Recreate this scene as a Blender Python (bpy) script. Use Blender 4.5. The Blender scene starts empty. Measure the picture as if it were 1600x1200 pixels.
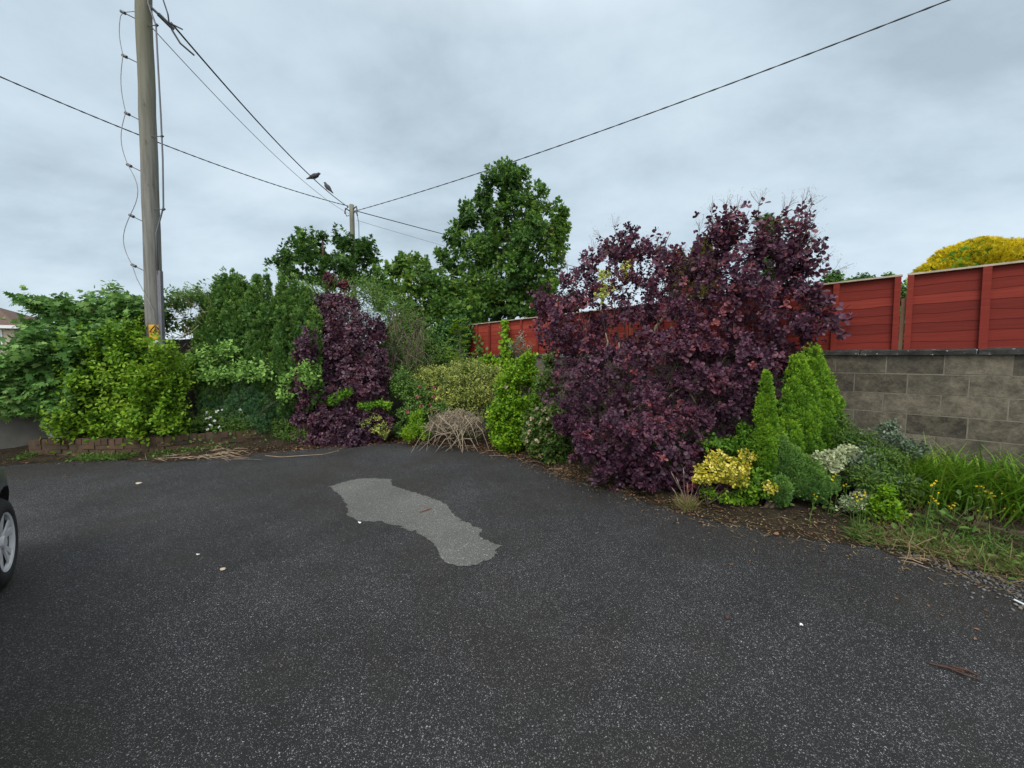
import bpy, bmesh, math
import numpy as np
from mathutils import Vector, Matrix

sc = bpy.context.scene
COL = sc.collection
PI = math.pi
H = 1.65                      # eye height
TILT = math.radians(3.62)     # camera looks slightly down
FPX = 600.0

# ---------------------------------------------------------------- camera
cam_d = bpy.data.cameras.new("camera")
cam_d.sensor_width = 36
cam_d.lens = 36 * FPX / 1600
cam_d.clip_end = 3000
cam_d.clip_start = 0.05
cam = bpy.data.objects.new("camera", cam_d)
cam.location = (0, 0, H)
cam.rotation_euler = (PI / 2 - TILT, 0, 0)
COL.objects.link(cam)
sc.camera = cam

# ---------------------------------------------------------------- world: overcast sky
SUN_EL, SUN_AZ = math.radians(50), math.radians(200)
SKY_LEVEL = 1.0
w = bpy.data.worlds.new("World")
sc.world = w
w.use_nodes = True
nt = w.node_tree
nt.nodes.clear()
def N(t, **kw):
    n = nt.nodes.new(t)
    for k, v in kw.items(): setattr(n, k, v)
    return n
def math_node(op, a, b=None, clamp=False):
    n = N('ShaderNodeMath', operation=op); n.use_clamp = clamp
    for i, v in enumerate((a, b)):
        if v is None: continue
        if isinstance(v, (int, float)): n.inputs[i].default_value = v
        else: nt.links.new(v, n.inputs[i])
    return n.outputs[0]
out = N('ShaderNodeOutputWorld')
bg = N('ShaderNodeBackground'); bg.inputs['Strength'].default_value = SKY_LEVEL
tc = N('ShaderNodeTexCoord')
sep = N('ShaderNodeSeparateXYZ'); nt.links.new(tc.outputs['Generated'], sep.inputs[0])
zc = math_node('ADD', math_node('MAXIMUM', sep.outputs['Z'], 0.0), 0.33)
u = math_node('DIVIDE', sep.outputs['X'], zc)
v = math_node('DIVIDE', sep.outputs['Y'], zc)
cmb = N('ShaderNodeCombineXYZ')
nt.links.new(u, cmb.inputs[0]); nt.links.new(v, cmb.inputs[1])
mp = N('ShaderNodeMapping'); nt.links.new(cmb.outputs[0], mp.inputs[0])
mp.inputs['Rotation'].default_value = (0, 0, math.radians(28))
mp.inputs['Scale'].default_value = (0.9, 1.2, 1)
mp.inputs['Location'].default_value = (7.4, 2.9, 0)
n1 = N('ShaderNodeTexNoise'); n1.inputs['Scale'].default_value = 1.15
n1.inputs['Detail'].default_value = 9; n1.inputs['Roughness'].default_value = 0.56
n1.inputs['Distortion'].default_value = 0.15
nt.links.new(mp.outputs[0], n1.inputs['Vector'])
rp = N('ShaderNodeValToRGB')
cr = rp.color_ramp
cr.elements[0].position = 0.36; cr.elements[0].color = (0.32, 0.395, 0.45, 1)
cr.elements[1].position = 0.62; cr.elements[1].color = (0.525, 0.615, 0.68, 1)
e = cr.elements.new(0.49); e.color = (0.43, 0.52, 0.588, 1)
nt.links.new(n1.outputs['Fac'], rp.inputs['Fac'])
# overcast: cloud overhead and behind the camera, mostly unseen, is brightened to light the scene
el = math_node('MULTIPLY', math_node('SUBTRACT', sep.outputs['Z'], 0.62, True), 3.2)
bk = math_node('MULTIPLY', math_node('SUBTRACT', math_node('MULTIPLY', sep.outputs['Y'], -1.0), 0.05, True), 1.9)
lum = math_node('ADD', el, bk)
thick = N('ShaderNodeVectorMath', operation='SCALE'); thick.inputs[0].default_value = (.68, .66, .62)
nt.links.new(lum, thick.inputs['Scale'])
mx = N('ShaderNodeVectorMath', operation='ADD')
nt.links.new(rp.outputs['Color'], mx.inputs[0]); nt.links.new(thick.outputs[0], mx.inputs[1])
sky = N('ShaderNodeTexSky'); sky.sky_type = 'NISHITA'; sky.sun_disc = False
sky.sun_elevation = SUN_EL; sky.sun_rotation = SUN_AZ
sk = N('ShaderNodeVectorMath', operation='SCALE'); sk.inputs['Scale'].default_value = 0.1
nt.links.new(sky.outputs[0], sk.inputs[0])
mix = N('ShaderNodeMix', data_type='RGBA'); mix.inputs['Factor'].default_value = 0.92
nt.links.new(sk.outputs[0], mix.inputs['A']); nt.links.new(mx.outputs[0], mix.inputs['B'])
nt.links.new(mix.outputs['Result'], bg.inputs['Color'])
nt.links.new(bg.outputs[0], out.inputs[0])

sun_d = bpy.data.lights.new("sun", 'SUN')
sun_d.energy = 1.5; sun_d.angle = math.radians(25); sun_d.color = (1.0, 0.95, 0.88)
sun = bpy.data.objects.new("sun", sun_d); COL.objects.link(sun)
sdir = Vector((math.sin(SUN_AZ) * math.cos(SUN_EL), math.cos(SUN_AZ) * math.cos(SUN_EL), math.sin(SUN_EL)))
sun.rotation_euler = (-sdir).to_track_quat('-Z', 'Y').to_euler()

sc.view_settings.view_transform = 'Standard'
sc.view_settings.look = 'None'
sc.view_settings.exposure = 0.5
sc.view_settings.gamma = 1.0
sc.render.engine = 'CYCLES'
sc.cycles.max_bounces = 6; sc.cycles.diffuse_bounces = 4; sc.cycles.glossy_bounces = 2
sc.cycles.transmission_bounces = 3

# ---------------------------------------------------------------- helpers
ct, st = math.cos(TILT), math.sin(TILT)
def at(px, py, Y):
    """point of the world at depth Y seen at photo pixel (px, py)"""
    xc, yc = (px - 800) / FPX, -(py - 600) / FPX
    k = Y / (ct + yc * st)
    return np.array((xc * k, Y, H + k * (-st + yc * ct)))
def gp(px, py, z=0.0):
    xc, yc = (px - 800) / FPX, -(py - 600) / FPX
    k = (z - H) / (-st + yc * ct)
    return np.array((xc * k, k * (ct + yc * st), z))

def nrm(a):
    return a / np.maximum(np.linalg.norm(a, axis=-1, keepdims=True), 1e-9)

class Fld:
    """cheap smooth 3-D noise in [-1,1]"""
    def __init__(self, rng, n=10, f=1.0):
        self.k = rng.normal(size=(n, 3)) * f * 2.2
        self.p = rng.uniform(0, 6.28, n)
        self.a = rng.uniform(.6, 1, n); self.a /= math.sqrt((self.a ** 2).sum() / 2) * 1.6
    def __call__(self, P):
        return (np.sin(P @ self.k.T + self.p) * self.a).sum(-1)

def mesh_obj(name, V, F, mat, parent=None, tint=None, smooth=False, loc=(0, 0, 0)):
    """V (n,3) world coords; F (m,k) array or list of faces"""
    loc = np.array(loc, float)
    V = np.asarray(V, float) - loc
    me = bpy.data.meshes.new(name)
    if isinstance(F, np.ndarray):
        m, k = F.shape
        me.vertices.add(len(V)); me.vertices.foreach_set('co', V.astype(np.float32).ravel())
        me.loops.add(m * k); me.loops.foreach_set('vertex_index', F.astype(np.int32).ravel())
        me.polygons.add(m)
        me.polygons.foreach_set('loop_start', np.arange(0, m * k, k, dtype=np.int32))
        me.update(calc_edges=True)
    else:
        me.from_pydata([tuple(x) for x in V], [], F); me.update()
    if smooth: me.polygons.foreach_set('use_smooth', np.ones(len(me.polygons), bool))
    if tint is not None:
        at_ = me.attributes.new('tint', 'FLOAT', 'FACE')
        at_.data.foreach_set('value', np.asarray(tint, np.float32))
    me.materials.append(mat)
    o = bpy.data.objects.new(name, me)
    COL.objects.link(o)
    if parent is not None:
        o.parent = parent
    else:
        o.location = loc
    return o

def root(name, label, cat, loc, group=None):
    o = bpy.data.objects.new(name, None)
    o.empty_display_size = .2
    o.location = tuple(loc); COL.objects.link(o)
    o['label'] = label; o['category'] = cat
    if group: o['group'] = group
    return o
def tag(o, label, cat, group=None, kind=None):
    if label: o['label'] = label
    if cat: o['category'] = cat
    if group: o['group'] = group
    if kind: o['kind'] = kind
    return o

class MB:
    def __init__(self): self.v = []; self.f = []; self.t = []
    def add(self, V, F, t=0.5):
        b = len(self.v)
        self.v += [tuple(p) for p in V]
        self.f += [tuple(i + b for i in f) for f in F]
        self.t += [t] * len(F)
    def box(self, c, ax, ay, az, t=0.5):
        """centre and three half-axis vectors"""
        c, ax, ay, az = (np.asarray(q, float) for q in (c, ax, ay, az))
        V = [c + sx * ax + sy * ay + sz * az for sz in (-1, 1) for sy in (-1, 1) for sx in (-1, 1)]
        F = [(0, 2, 3, 1), (4, 5, 7, 6), (0, 1, 5, 4), (2, 6, 7, 3), (0, 4, 6, 2), (1, 3, 7, 5)]
        if np.dot(np.cross(ax, ay), az) < 0: F = [f[::-1] for f in F]
        self.add(V, F, t)
    def tube(self, pts, r, sides=6, t=0.5, cap=True):
        pts = np.asarray(pts, float)
        n = len(pts)
        r = np.full(n, r) if np.isscalar(r) else np.asarray(r, float)
        tan = nrm(np.gradient(pts, axis=0))
        up = np.array((0, 0, 1.)) if abs(tan[0, 2]) < .9 else np.array((1., 0, 0))
        V = []
        a = np.arange(sides) * 2 * PI / sides
        x = np.cross(tan[0], up); x /= np.linalg.norm(x)
        for i in range(n):
            x = x - tan[i] * np.dot(x, tan[i]); x /= max(np.linalg.norm(x), 1e-9)
            y = np.cross(tan[i], x)
            V += [pts[i] + r[i] * (math.cos(q) * x + math.sin(q) * y) for q in a]
        F = []
        for i in range(n - 1):
            for j in range(sides):
                k = (j + 1) % sides
                F.append((i * sides + j, i * sides + k, (i + 1) * sides + k, (i + 1) * sides + j))
        if cap:
            F.append(tuple(range(sides))[::-1]); F.append(tuple((n - 1) * sides + j for j in range(sides)))
        self.add(V, F, t)
    def build(self, name, mat, parent=None, loc=(0, 0, 0), smooth=False):
        return mesh_obj(name, np.array(self.v), self.f, mat, parent, self.t, smooth, loc)

# ---------------------------------------------------------------- materials
def new_mat(name):
    m = bpy.data.materials.new(name); m.use_nodes = True
    t = m.node_tree; t.nodes.clear()
    return m, t
class MT:
    def __init__(self, name):
        self.m, self.t = new_mat(name)
        self.out = self.n('ShaderNodeOutputMaterial')
    def n(self, ty, **kw):
        x = self.t.nodes.new(ty)
        for k, v in kw.items():
            if k in x.inputs.keys(): pass
            setattr(x, k, v)
        return x
    def l(self, a, b): self.t.links.new(a, b)
    def ramp(self, fac, stops):
        r = self.n('ShaderNodeValToRGB'); c = r.color_ramp
        c.elements[0].position = stops[0][0]; c.elements[0].color = (*stops[0][1], 1)
        c.elements[1].position = stops[-1][0]; c.elements[1].color = (*stops[-1][1], 1)
        for p, q in stops[1:-1]:
            e = c.elements.new(p); e.color = (*q, 1)
        self.l(fac, r.inputs['Fac']); return r.outputs['Color']
    def obj(self): return self.n('ShaderNodeTexCoord').outputs['Object']
    def noise(self, vec, s, d=4, r=.55, dist=0):
        x = self.n('ShaderNodeTexNoise'); x.inputs['Scale'].default_value = s
        x.inputs['Detail'].default_value = d; x.inputs['Roughness'].default_value = r
        x.inputs['Distortion'].default_value = dist
        self.l(vec, x.inputs['Vector']); return x.outputs['Fac']
    def mapping(self, vec, scale=(1, 1, 1), rot=(0, 0, 0)):
        x = self.n('ShaderNodeMapping'); x.inputs['Scale'].default_value = scale; x.inputs['Rotation'].default_value = rot
        self.l(vec, x.inputs[0]); return x.outputs[0]
    def mixc(self, fac, a, b, mode='MIX'):
        x = self.n('ShaderNodeMix', data_type='RGBA'); x.blend_type = mode
        for s, val in (('Factor', fac), ('A', a), ('B', b)):
            if isinstance(val, (int, float)): x.inputs[s].default_value = val
            elif isinstance(val, tuple): x.inputs[s].default_value = (*val, 1)
            else: self.l(val, x.inputs[s])
        return x.outputs['Result']
    def math(self, op, a, b=0.0, clamp=False):
        x = self.n('ShaderNodeMath', operation=op); x.use_clamp = clamp
        for i, val in enumerate((a, b)):
            if isinstance(val, (int, float)): x.inputs[i].default_value = val
            else: self.l(val, x.inputs[i])
        return x.outputs[0]
    def attr(self, name='tint'):
        x = self.n('ShaderNodeAttribute'); x.attribute_name = name; return x.outputs['Fac']
    def bsdf(self, col, rough=.7, metal=0, spec=.4, bump=None, bs=.3, bd=.01):
        p = self.n('ShaderNodeBsdfPrincipled')
        if isinstance(col, tuple): p.inputs['Base Color'].default_value = (*col, 1)
        else: self.l(col, p.inputs['Base Color'])
        if isinstance(rough, (int, float)): p.inputs['Roughness'].default_value = rough
        else: self.l(rough, p.inputs['Roughness'])
        p.inputs['Metallic'].default_value = metal
        p.inputs['Specular IOR Level'].default_value = spec
        if bump is not None:
            b = self.n('ShaderNodeBump'); b.inputs['Strength'].default_value = bs; b.inputs['Distance'].default_value = bd
            self.l(bump, b.inputs['Height']); self.l(b.outputs[0], p.inputs['Normal'])
        return p.outputs[0]
    def done(self, sh): self.l(sh, self.out.inputs['Surface']); return self.m

def leaf_mat(name, stops, rough=.55, trans=.3, spec=.2):
    t = MT(name)
    k = len(stops)
    c = t.ramp(t.attr(), [(i / (k - 1), s) for i, s in enumerate(stops)])
    nz = t.noise(t.obj(), 3.0, 2)
    c = t.mixc(t.math('MULTIPLY', nz, .25), c, stops[0])
    b = t.bsdf(c, rough, 0, spec)
    tr = t.n('ShaderNodeBsdfTranslucent')
    t.l(t.mixc(.35, c, (.5, .6, .1), 'MULTIPLY') if False else c, tr.inputs['Color'])
    m = t.n('ShaderNodeMixShader'); m.inputs[0].default_value = trans
    t.l(b, m.inputs[1]); t.l(tr.outputs[0], m.inputs[2])
    return t.done(m.outputs[0])

def simple_mat(name, a, b, scale=8, rough=.8, spec=.3, bump=.3, bd=.005, tint=True, stretch=(1, 1, 1)):
    t = MT(name)
    v = t.mapping(t.obj(), stretch)
    nz = t.noise(v, scale, 6, .6)
    f = t.math('ADD', t.math('MULTIPLY', nz, .8), t.math('MULTIPLY', t.attr() if tint else 0.5, .4))
    c = t.ramp(t.math('SUBTRACT', f, .1), [(.25, a), (.75, b)])
    return t.done(t.bsdf(c, rough, 0, spec, nz, bump, bd))

M = {}
# asphalt: dark binder with exposed chippings, worn lighter and darker areas, moss film near the beds
def asphalt(name, base0, base1, chip0, chip1, amount, film=True):
    t = MT(name)
    o = t.obj()
    big = t.noise(o, .45, 5, .6, .6)
    mid = t.noise(o, 2.6, 6, .65)
    fine = t.noise(o, 210, 3, .75)
    f = t.math('ADD', t.math('MULTIPLY', big, .65), t.math('MULTIPLY', mid, .35))
    base = t.ramp(f, [(.36, base0), (.64, base1)])
    base = t.mixc(t.math('MULTIPLY', fine, .75), base, (.008, .008, .009))
    warp = t.n('ShaderNodeVectorMath', operation='ADD'); t.l(o, warp.inputs[0])
    nz = t.n('ShaderNodeTexNoise'); nz.inputs['Scale'].default_value = 60; t.l(o, nz.inputs['Vector'])
    sc_n = t.n('ShaderNodeVectorMath', operation='SCALE'); sc_n.inputs['Scale'].default_value = .012
    t.l(nz.outputs['Color'], sc_n.inputs[0]); t.l(sc_n.outputs[0], warp.inputs[1])
    col = base; h = None
    for scale, am, lim in ((88, amount * .42, .36), (150, amount, .40), (270, amount * 1.15, .45)):
        vo = t.n('ShaderNodeTexVoronoi'); vo.inputs['Scale'].default_value = scale
        t.l(warp.outputs[0], vo.inputs['Vector'])
        sp = t.n('ShaderNodeSeparateColor'); t.l(vo.outputs['Color'], sp.inputs[0])
        on = t.math('GREATER_THAN', t.math('ADD', sp.outputs['Red'], t.math('MULTIPLY', t.math('SUBTRACT', f, .5), .9)), 1 - am)
        inside = t.math('LESS_THAN', vo.outputs['Distance'], t.math('ADD', lim - .16, t.math('MULTIPLY', sp.outputs['Blue'], .24)))
        chip = t.ramp(sp.outputs['Green'], [(0, chip0), (.55, chip1), (.9, tuple(min(1, x * 1.7) for x in chip1)), (1, tuple(min(1, x * 2.6) for x in chip1))])
        col = t.mixc(t.math('MULTIPLY', on, inside), col, chip)
        hh = t.math('SUBTRACT', 1.0, vo.outputs['Distance'])
        h = hh if h is None else t.math('ADD', h, hh)
    if film:
        stain = t.ramp(t.noise(o, .62, 7, .62, .6), [(.44, (0, 0, 0)), (.68, (.6, .6, .6))])
        col = t.mixc(stain, col, (.019, .016, .0115))
    return t.done(t.bsdf(col, .8, 0, .28, h, .5, .005))
M['asphalt'] = asphalt('asphalt', (.0105, .0106, .0116), (.025, .0245, .0255), (.028, .028, .031), (.112, .113, .12), .24)
M['patch'] = asphalt('worn pale asphalt', (.10, .101, .094), (.135, .136, .126), (.12, .12, .112), (.18, .178, .168), .3, False)

def soil_mat():
    t = MT('mossy soil')
    o = t.obj()
    a = t.noise(o, 2.2, 8, .7, .4); bb = t.noise(o, 45, 6, .75); m = t.noise(o, 9, 7, .7, .3)
    c = t.ramp(t.math('ADD', t.math('MULTIPLY', a, .5), t.math('MULTIPLY', m, .5)), [(.36, (.016, .013, .01)), (.47, (.036, .027, .017)), (.55, (.058, .044, .026)), (.63, (.044, .045, .018)), (.7, (.07, .055, .035))])
    c = t.mixc(t.math('MULTIPLY', bb, .75), c, (.012, .01, .008))
    vo = t.n('ShaderNodeTexVoronoi'); vo.inputs['Scale'].default_value = 70; t.l(o, vo.inputs['Vector'])
    sp = t.n('ShaderNodeSeparateColor'); t.l(vo.outputs['Color'], sp.inputs[0])
    on = t.math('MULTIPLY', t.math('GREATER_THAN', sp.outputs['Red'], .84), t.math('LESS_THAN', vo.outputs['Distance'], .3))
    c = t.mixc(on, c, t.ramp(sp.outputs['Green'], [(0, (.05, .04, .03)), (1, (.2, .17, .13))]))
    return t.done(t.bsdf(c, .95, 0, .12, t.math('ADD', bb, m), 1.0, .03))
M['soil'] = soil_mat()
M['ground'] = simple_mat('grassy ground', (.03, .05, .015), (.07, .09, .03), 1.5, .95, .1, .5, .03, False)

def block_mat():
    t = MT('grey concrete block')
    o = t.obj()
    big = t.noise(o, 1.3, 5, .6); n = t.noise(o, 9, 8, .65); fine = t.noise(o, 90, 3, .7)
    n2 = t.noise(o, 30, 6, .7)
    f = t.math('ADD', t.math('MULTIPLY', t.attr(), .35), t.math('ADD', t.math('MULTIPLY', n, .4), t.math('MULTIPLY', n2, .25)))
    c = t.ramp(f, [(.39, (.035, .031, .025)), (.5, (.092, .08, .06)), (.6, (.16, .14, .104))])
    c = t.mixc(t.ramp(big, [(.48, (0, 0, 0)), (.66, (.7, .7, .7))]), c, (.042, .041, .036))
    vo = t.n('ShaderNodeTexVoronoi'); vo.inputs['Scale'].default_value = 55; t.l(o, vo.inputs['Vector'])
    pits = t.ramp(vo.outputs['Distance'], [(.1, (.4, .4, .4)), (.22, (1, 1, 1))])
    c = t.mixc(.7, c, pits, 'MULTIPLY')
    return t.done(t.bsdf(c, .92, 0, .2, t.math('ADD', fine, n), .7, .008))
M['block'] = block_mat()
M['mortar'] = simple_mat('pale mortar', (.11, .098, .077), (.21, .19, .152), 22, .95, .2, .5, .004, False)
def coping_mat():
    t = MT('lichen spotted coping')
    o = t.obj(); n = t.noise(o, 10, 7, .65); s = t.noise(o, 26, 5, .7)
    c = t.ramp(n, [(.35, (.018, .018, .017)), (.6, (.045, .045, .042)), (.75, (.09, .09, .084))])
    c = t.mixc(t.ramp(s, [(.62, (0, 0, 0)), (.66, (.8, .8, .8))]), c, (.5, .5, .46))
    return t.done(t.bsdf(c, .95, 0, .2, n, .7, .01))
M['coping'] = coping_mat()
M['render'] = simple_mat('old dark render', (.045, .042, .038), (.13, .125, .115), 2.5, .95, .15, .5, .01, False)

def fence_mat():
    t = MT('red stained timber')
    v = t.mapping(t.obj(), (1.2, 1.2, 26))
    g = t.noise(v, 2.2, 7, .65, .4); big = t.noise(t.obj(), 1.6, 4)
    f = t.math('ADD', t.math('MULTIPLY', g, .5), t.math('MULTIPLY', t.attr(), .5))
    c = t.ramp(f, [(.25, (.10, .0155, .0125)), (.55, (.185, .027, .019)), (.8, (.30, .055, .034))])
    c = t.mixc(t.ramp(g, [(.66, (0, 0, 0)), (.78, (.5, .5, .5))]), c, (.34, .13, .09))
    c = t.mixc(t.math('MULTIPLY', big, .3), c, (.1, .016, .012))
    return t.done(t.bsdf(c, .75, 0, .12, g, .35, .004))
M['fence'] = fence_mat()
M['cap'] = simple_mat('bleached fence cap', (.2, .15, .11), (.5, .44, .36), 7, .9, .2, .4, .004, False)
M['post'] = simple_mat('weathered post', (.09, .05, .03), (.17, .1, .065), 7, .9, .2, .4, .004, False)

def pole_mat():
    t = MT('weathered pole timber')
    v = t.mapping(t.obj(), (14, 14, .8))
    g = t.noise(v, 1.6, 8, .65, .6)
    kn = t.noise(t.mapping(t.obj(), (5, 5, 2.4)), 1.6, 2)
    o = t.n('ShaderNodeSeparateXYZ'); t.l(t.obj(), o.inputs[0])
    c = t.ramp(g, [(.3, (.1, .095, .087)), (.55, (.17, .165, .152)), (.75, (.22, .214, .2))])
    hi = t.ramp(t.math('DIVIDE', o.outputs['Z'], 10.0), [(.42, (0, 0, 0)), (.75, (1, 1, 1))])
    c = t.mixc(t.math('MULTIPLY', hi, .6), c, (.145, .142, .09))
    c = t.mixc(t.ramp(kn, [(.68, (0, 0, 0)), (.74, (.7, .7, .7))]), c, (.1, .085, .07))
    return t.done(t.bsdf(c, .9, 0, .2, g, .5, .006))
M['pole'] = pole_mat()
M['dark_metal'] = simple_mat('dark galvanised steel', (.05, .05, .055), (.1, .1, .11), 20, .5, .5, .1, .002, False)
M['cable'] = simple_mat('black cable sheath', (.016, .015, .018), (.04, .036, .042), 20, .6, .4, .1, .002, False)
M['grey_wire'] = simple_mat('grey earth wire', (.16, .16, .18), (.28, .28, .3), 20, .5, .4, .1, .002, False)
M['conduit'] = simple_mat('grey plastic conduit', (.085, .085, .1), (.14, .14, .16), 6, .55, .4, .1, .002, False)
M['sign'] = simple_mat('yellow sign plate', (.62, .30, .008), (.78, .42, .015), 9, .45, .4, .05, .001, False)
M['sign_black'] = simple_mat('black sign ink', (.015, .012, .01), (.03, .025, .02), 9, .5, .4, .05, .001, False)
M['sign_white'] = simple_mat('white number tag', (.55, .6, .6), (.75, .78, .78), 9, .5, .4, .05, .001, False)
M['brick'] = simple_mat('mossy red brick', (.03, .026, .017), (.105, .06, .04), 9, .93, .2, .6, .006)
M['brick_mortar'] = simple_mat('dirty brick mortar', (.045, .035, .022), (.09, .07, .045), 9, .95, .2, .6, .006, False)
M['rock'] = simple_mat('grey rock', (.14, .135, .12), (.3, .29, .26), 7, .95, .2, .6, .01, False)
M['bark'] = simple_mat('grey brown bark', (.055, .042, .03), (.15, .12, .09), 12, .95, .15, .5, .006, False)
M['dry_twig'] = simple_mat('bleached dry twig', (.10, .08, .058), (.31, .255, .185), 5, .9, .2, .2, .002)
M['dwarf_low'] = leaf_mat('old dwarf conifer spray', [(.06, .145, .038), (.1, .21, .05), (.145, .275, .056), (.2, .34, .055)], .6, .15)
M['pale_twig'] = simple_mat('pale dead twig', (.12, .085, .055), (.34, .26, .18), 5, .9, .2, .2, .002)
M['straw'] = leaf_mat('dry straw', [(.09, .062, .032), (.21, .15, .08), (.33, .25, .135)], .8, .15)
M['litter'] = leaf_mat('dry leaf litter', [(.035, .02, .013), (.11, .055, .032), (.2, .115, .065), (.08, .05, .028)], .85, .05)
M['gravel'] = simple_mat('grey gravel', (.035, .035, .035), (.16, .16, .158), 3, .95, .2, .3, .003)

# foliage palettes (matte leaf colours)
M['purple'] = leaf_mat('purple smoke bush leaf', [(.042, .018, .034), (.072, .028, .052), (.11, .04, .07), (.165, .05, .07), (.29, .076, .068)], .5, .18, .35)
M['purple_deep'] = leaf_mat('dark plum leaf', [(.042, .02, .036), (.068, .029, .05), (.105, .04, .064), (.165, .052, .064)], .45, .16, .45)
M['sycamore'] = leaf_mat('sycamore leaf', [(.034, .085, .018), (.06, .135, .024), (.1, .2, .03), (.175, .27, .04), (.25, .3, .05)], .45, .28)
M['lobed'] = leaf_mat('pale lobed leaf', [(.055, .14, .032), (.105, .225, .052), (.165, .305, .075), (.26, .39, .12)], .45, .3)
M['hazel'] = leaf_mat('fresh green oval leaf', [(.048, .125, .012), (.09, .2, .014), (.15, .285, .018), (.24, .37, .028)], .45, .32)
M['cypress'] = leaf_mat('dark cypress spray', [(.035, .095, .024), (.068, .15, .032), (.115, .215, .04), (.18, .3, .055)], .6, .15)
M['blue_conifer'] = leaf_mat('blue green conifer spray', [(.04, .11, .045), (.075, .165, .065), (.115, .22, .085)], .6, .1)
M['bright_conifer'] = leaf_mat('bright dwarf conifer spray', [(.055, .14, .022), (.115, .25, .02), (.2, .37, .022), (.31, .48, .03)], .6, .18)
M['gold_conifer'] = leaf_mat('golden conifer spray', [(.34, .29, .012), (.6, .47, .014), (.78, .6, .02)], .6, .2)
M['olive_conifer'] = leaf_mat('olive brown conifer spray', [(.06, .05, .015), (.11, .09, .02), (.14, .15, .02)], .6, .15)
M['pale_green'] = leaf_mat('pale green leaf', [(.12, .24, .05), (.21, .38, .08), (.31, .5, .12)], .45, .3)
M['privet'] = leaf_mat('mid green narrow leaf', [(.055, .12, .026), (.1, .185, .036), (.16, .255, .055)], .45, .3)
M['variegated'] = leaf_mat('yellow green variegated leaf', [(.08, .13, .03), (.17, .22, .05), (.32, .36, .09), (.5, .48, .1)], .5, .25)
M['lime'] = leaf_mat('lime green leaf', [(.065, .155, .01), (.13, .27, .012), (.21, .37, .016), (.32, .43, .025)], .42, .32)
M['viburnum'] = leaf_mat('ribbed green leaf', [(.04, .09, .018), (.085, .15, .03), (.15, .2, .05), (.22, .22, .09)], .5, .25)
M['gold_leaf'] = leaf_mat('yellow margined leaf', [(.13, .17, .02), (.42, .36, .03), (.64, .53, .06), (.76, .69, .24)], .45, .2)
M['white_leaf'] = leaf_mat('cream margined leaf', [(.15, .2, .1), (.35, .4, .22), (.62, .64, .42)], .45, .2)
M['grey_leaf'] = leaf_mat('grey green leaf', [(.07, .11, .065), (.14, .19, .13), (.3, .35, .26)], .55, .2)
M['weed'] = leaf_mat('weed green leaf', [(.045, .1, .02), (.09, .165, .03), (.15, .23, .04)], .5, .3)
M['grass'] = leaf_mat('grass blade', [(.055, .14, .012), (.1, .22, .017), (.165, .31, .022), (.33, .34, .07)], .45, .3)
M['yellow_petal'] = leaf_mat('yellow petal', [(.7, .52, .015), (.85, .68, .05)], .5, .2)
M['pink_petal'] = leaf_mat('pink petal', [(.3, .07, .1), (.5, .15, .19)], .5, .2)
M['white_petal'] = leaf_mat('white petal', [(.6, .62, .58), (.8, .8, .78)], .5, .2)
M['cream_petal'] = leaf_mat('faded cream flower', [(.3, .22, .15), (.55, .45, .33)], .6, .2)
M['plume'] = leaf_mat('smoky seed plume', [(.2, .12, .12), (.34, .24, .24)], .8, .3)

# ---------------------------------------------------------------- leaf shapes (x across, y along, z out of the face)
def fan(outline, centre):
    V = np.array([centre] + outline, float); n = len(outline)
    return V, np.array([(0, i + 1, (i + 1) % n + 1) for i in range(n)])
def sym(right, base=(0, 0, 0), tip=(0, 1, -.1)):
    return [base] + right + [tip] + [(-x, y, z) for x, y, z in right[::-1]]
T = {}
T['ovate'] = fan(sym([(.24, .2, .05), (.3, .48, .06), (.17, .8, 0)]), (0, .45, -.03))
T['round'] = fan(sym([(.26, .22, .06), (.42, .6, .08), (.27, .92, .03)], tip=(0, 1, -.04)), (0, .5, -.04))
T['lance'] = (np.array([(0, 0, 0), (.16, .42, .05), (0, 1, -.14), (-.16, .42, .05), (0, .45, -.02)], float), np.array([(0, 1, 4), (1, 2, 4), (2, 3, 4), (3, 0, 4)]))
T['palm'] = fan(sym([(.3, .03, .02), (.6, .3, -.06), (.3, .42, .04), (.46, .8, -.07), (.15, .68, .03)], tip=(0, 1.05, -.1)), (0, .4, .02))
T['diamond'] = (np.array([(0, 0, 0), (.3, .45, .06), (0, 1, -.06), (-.3, .45, .06)], float), np.array([(0, 1, 2), (0, 2, 3)]))
T['needle'] = (np.array([(-.08, 0, 0), (.08, 0, 0), (0, 1, 0)], float), np.array([(0, 1, 2)]))
def frond():
    V = []; F = []
    def tri(a, d, L, wd):
        a = np.array(a, float); d = np.array(d, float); d /= np.linalg.norm(d); s = np.array((d[1], -d[0], 0)) * wd
        b = len(V); V.extend([a - s, a + s, a + d * L]); F.append((b, b + 1, b + 2))
    tri((0, 0, 0), (0, 1, 0), 1, .07)
    for y, L in ((.12, .5), (.34, .45), (.56, .34)):
        tri((0, y, 0), (.75, .9, .12), L, .09); tri((0, y + .06, 0), (-.75, .9, .12), L, .09)
    return np.array(V), np.array(F)
T['frond'] = frond()
def blade():
    V = [(-.5, 0, 0), (.5, 0, 0), (-.4, .4, .03), (.4, .4, .03), (-.25, .75, .17), (.25, .75, .17), (0, 1, .42)]
    return np.array(V, float), np.array([(0, 1, 3), (0, 3, 2), (2, 3, 5), (2, 5, 4), (4, 5, 6)])
T['blade'] = blade()
def blob():
    V = [(0, 0, -1), (0, 0, 1)] + [(math.cos(a), math.sin(a), 0) for a in np.arange(5) * 2 * PI / 5]
    F = [(1, 2 + i, 2 + (i + 1) % 5) for i in range(5)] + [(0, 2 + (i + 1) % 5, 2 + i) for i in range(5)]
    return np.array(V, float), np.array(F)
T['blob'] = blob()

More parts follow.
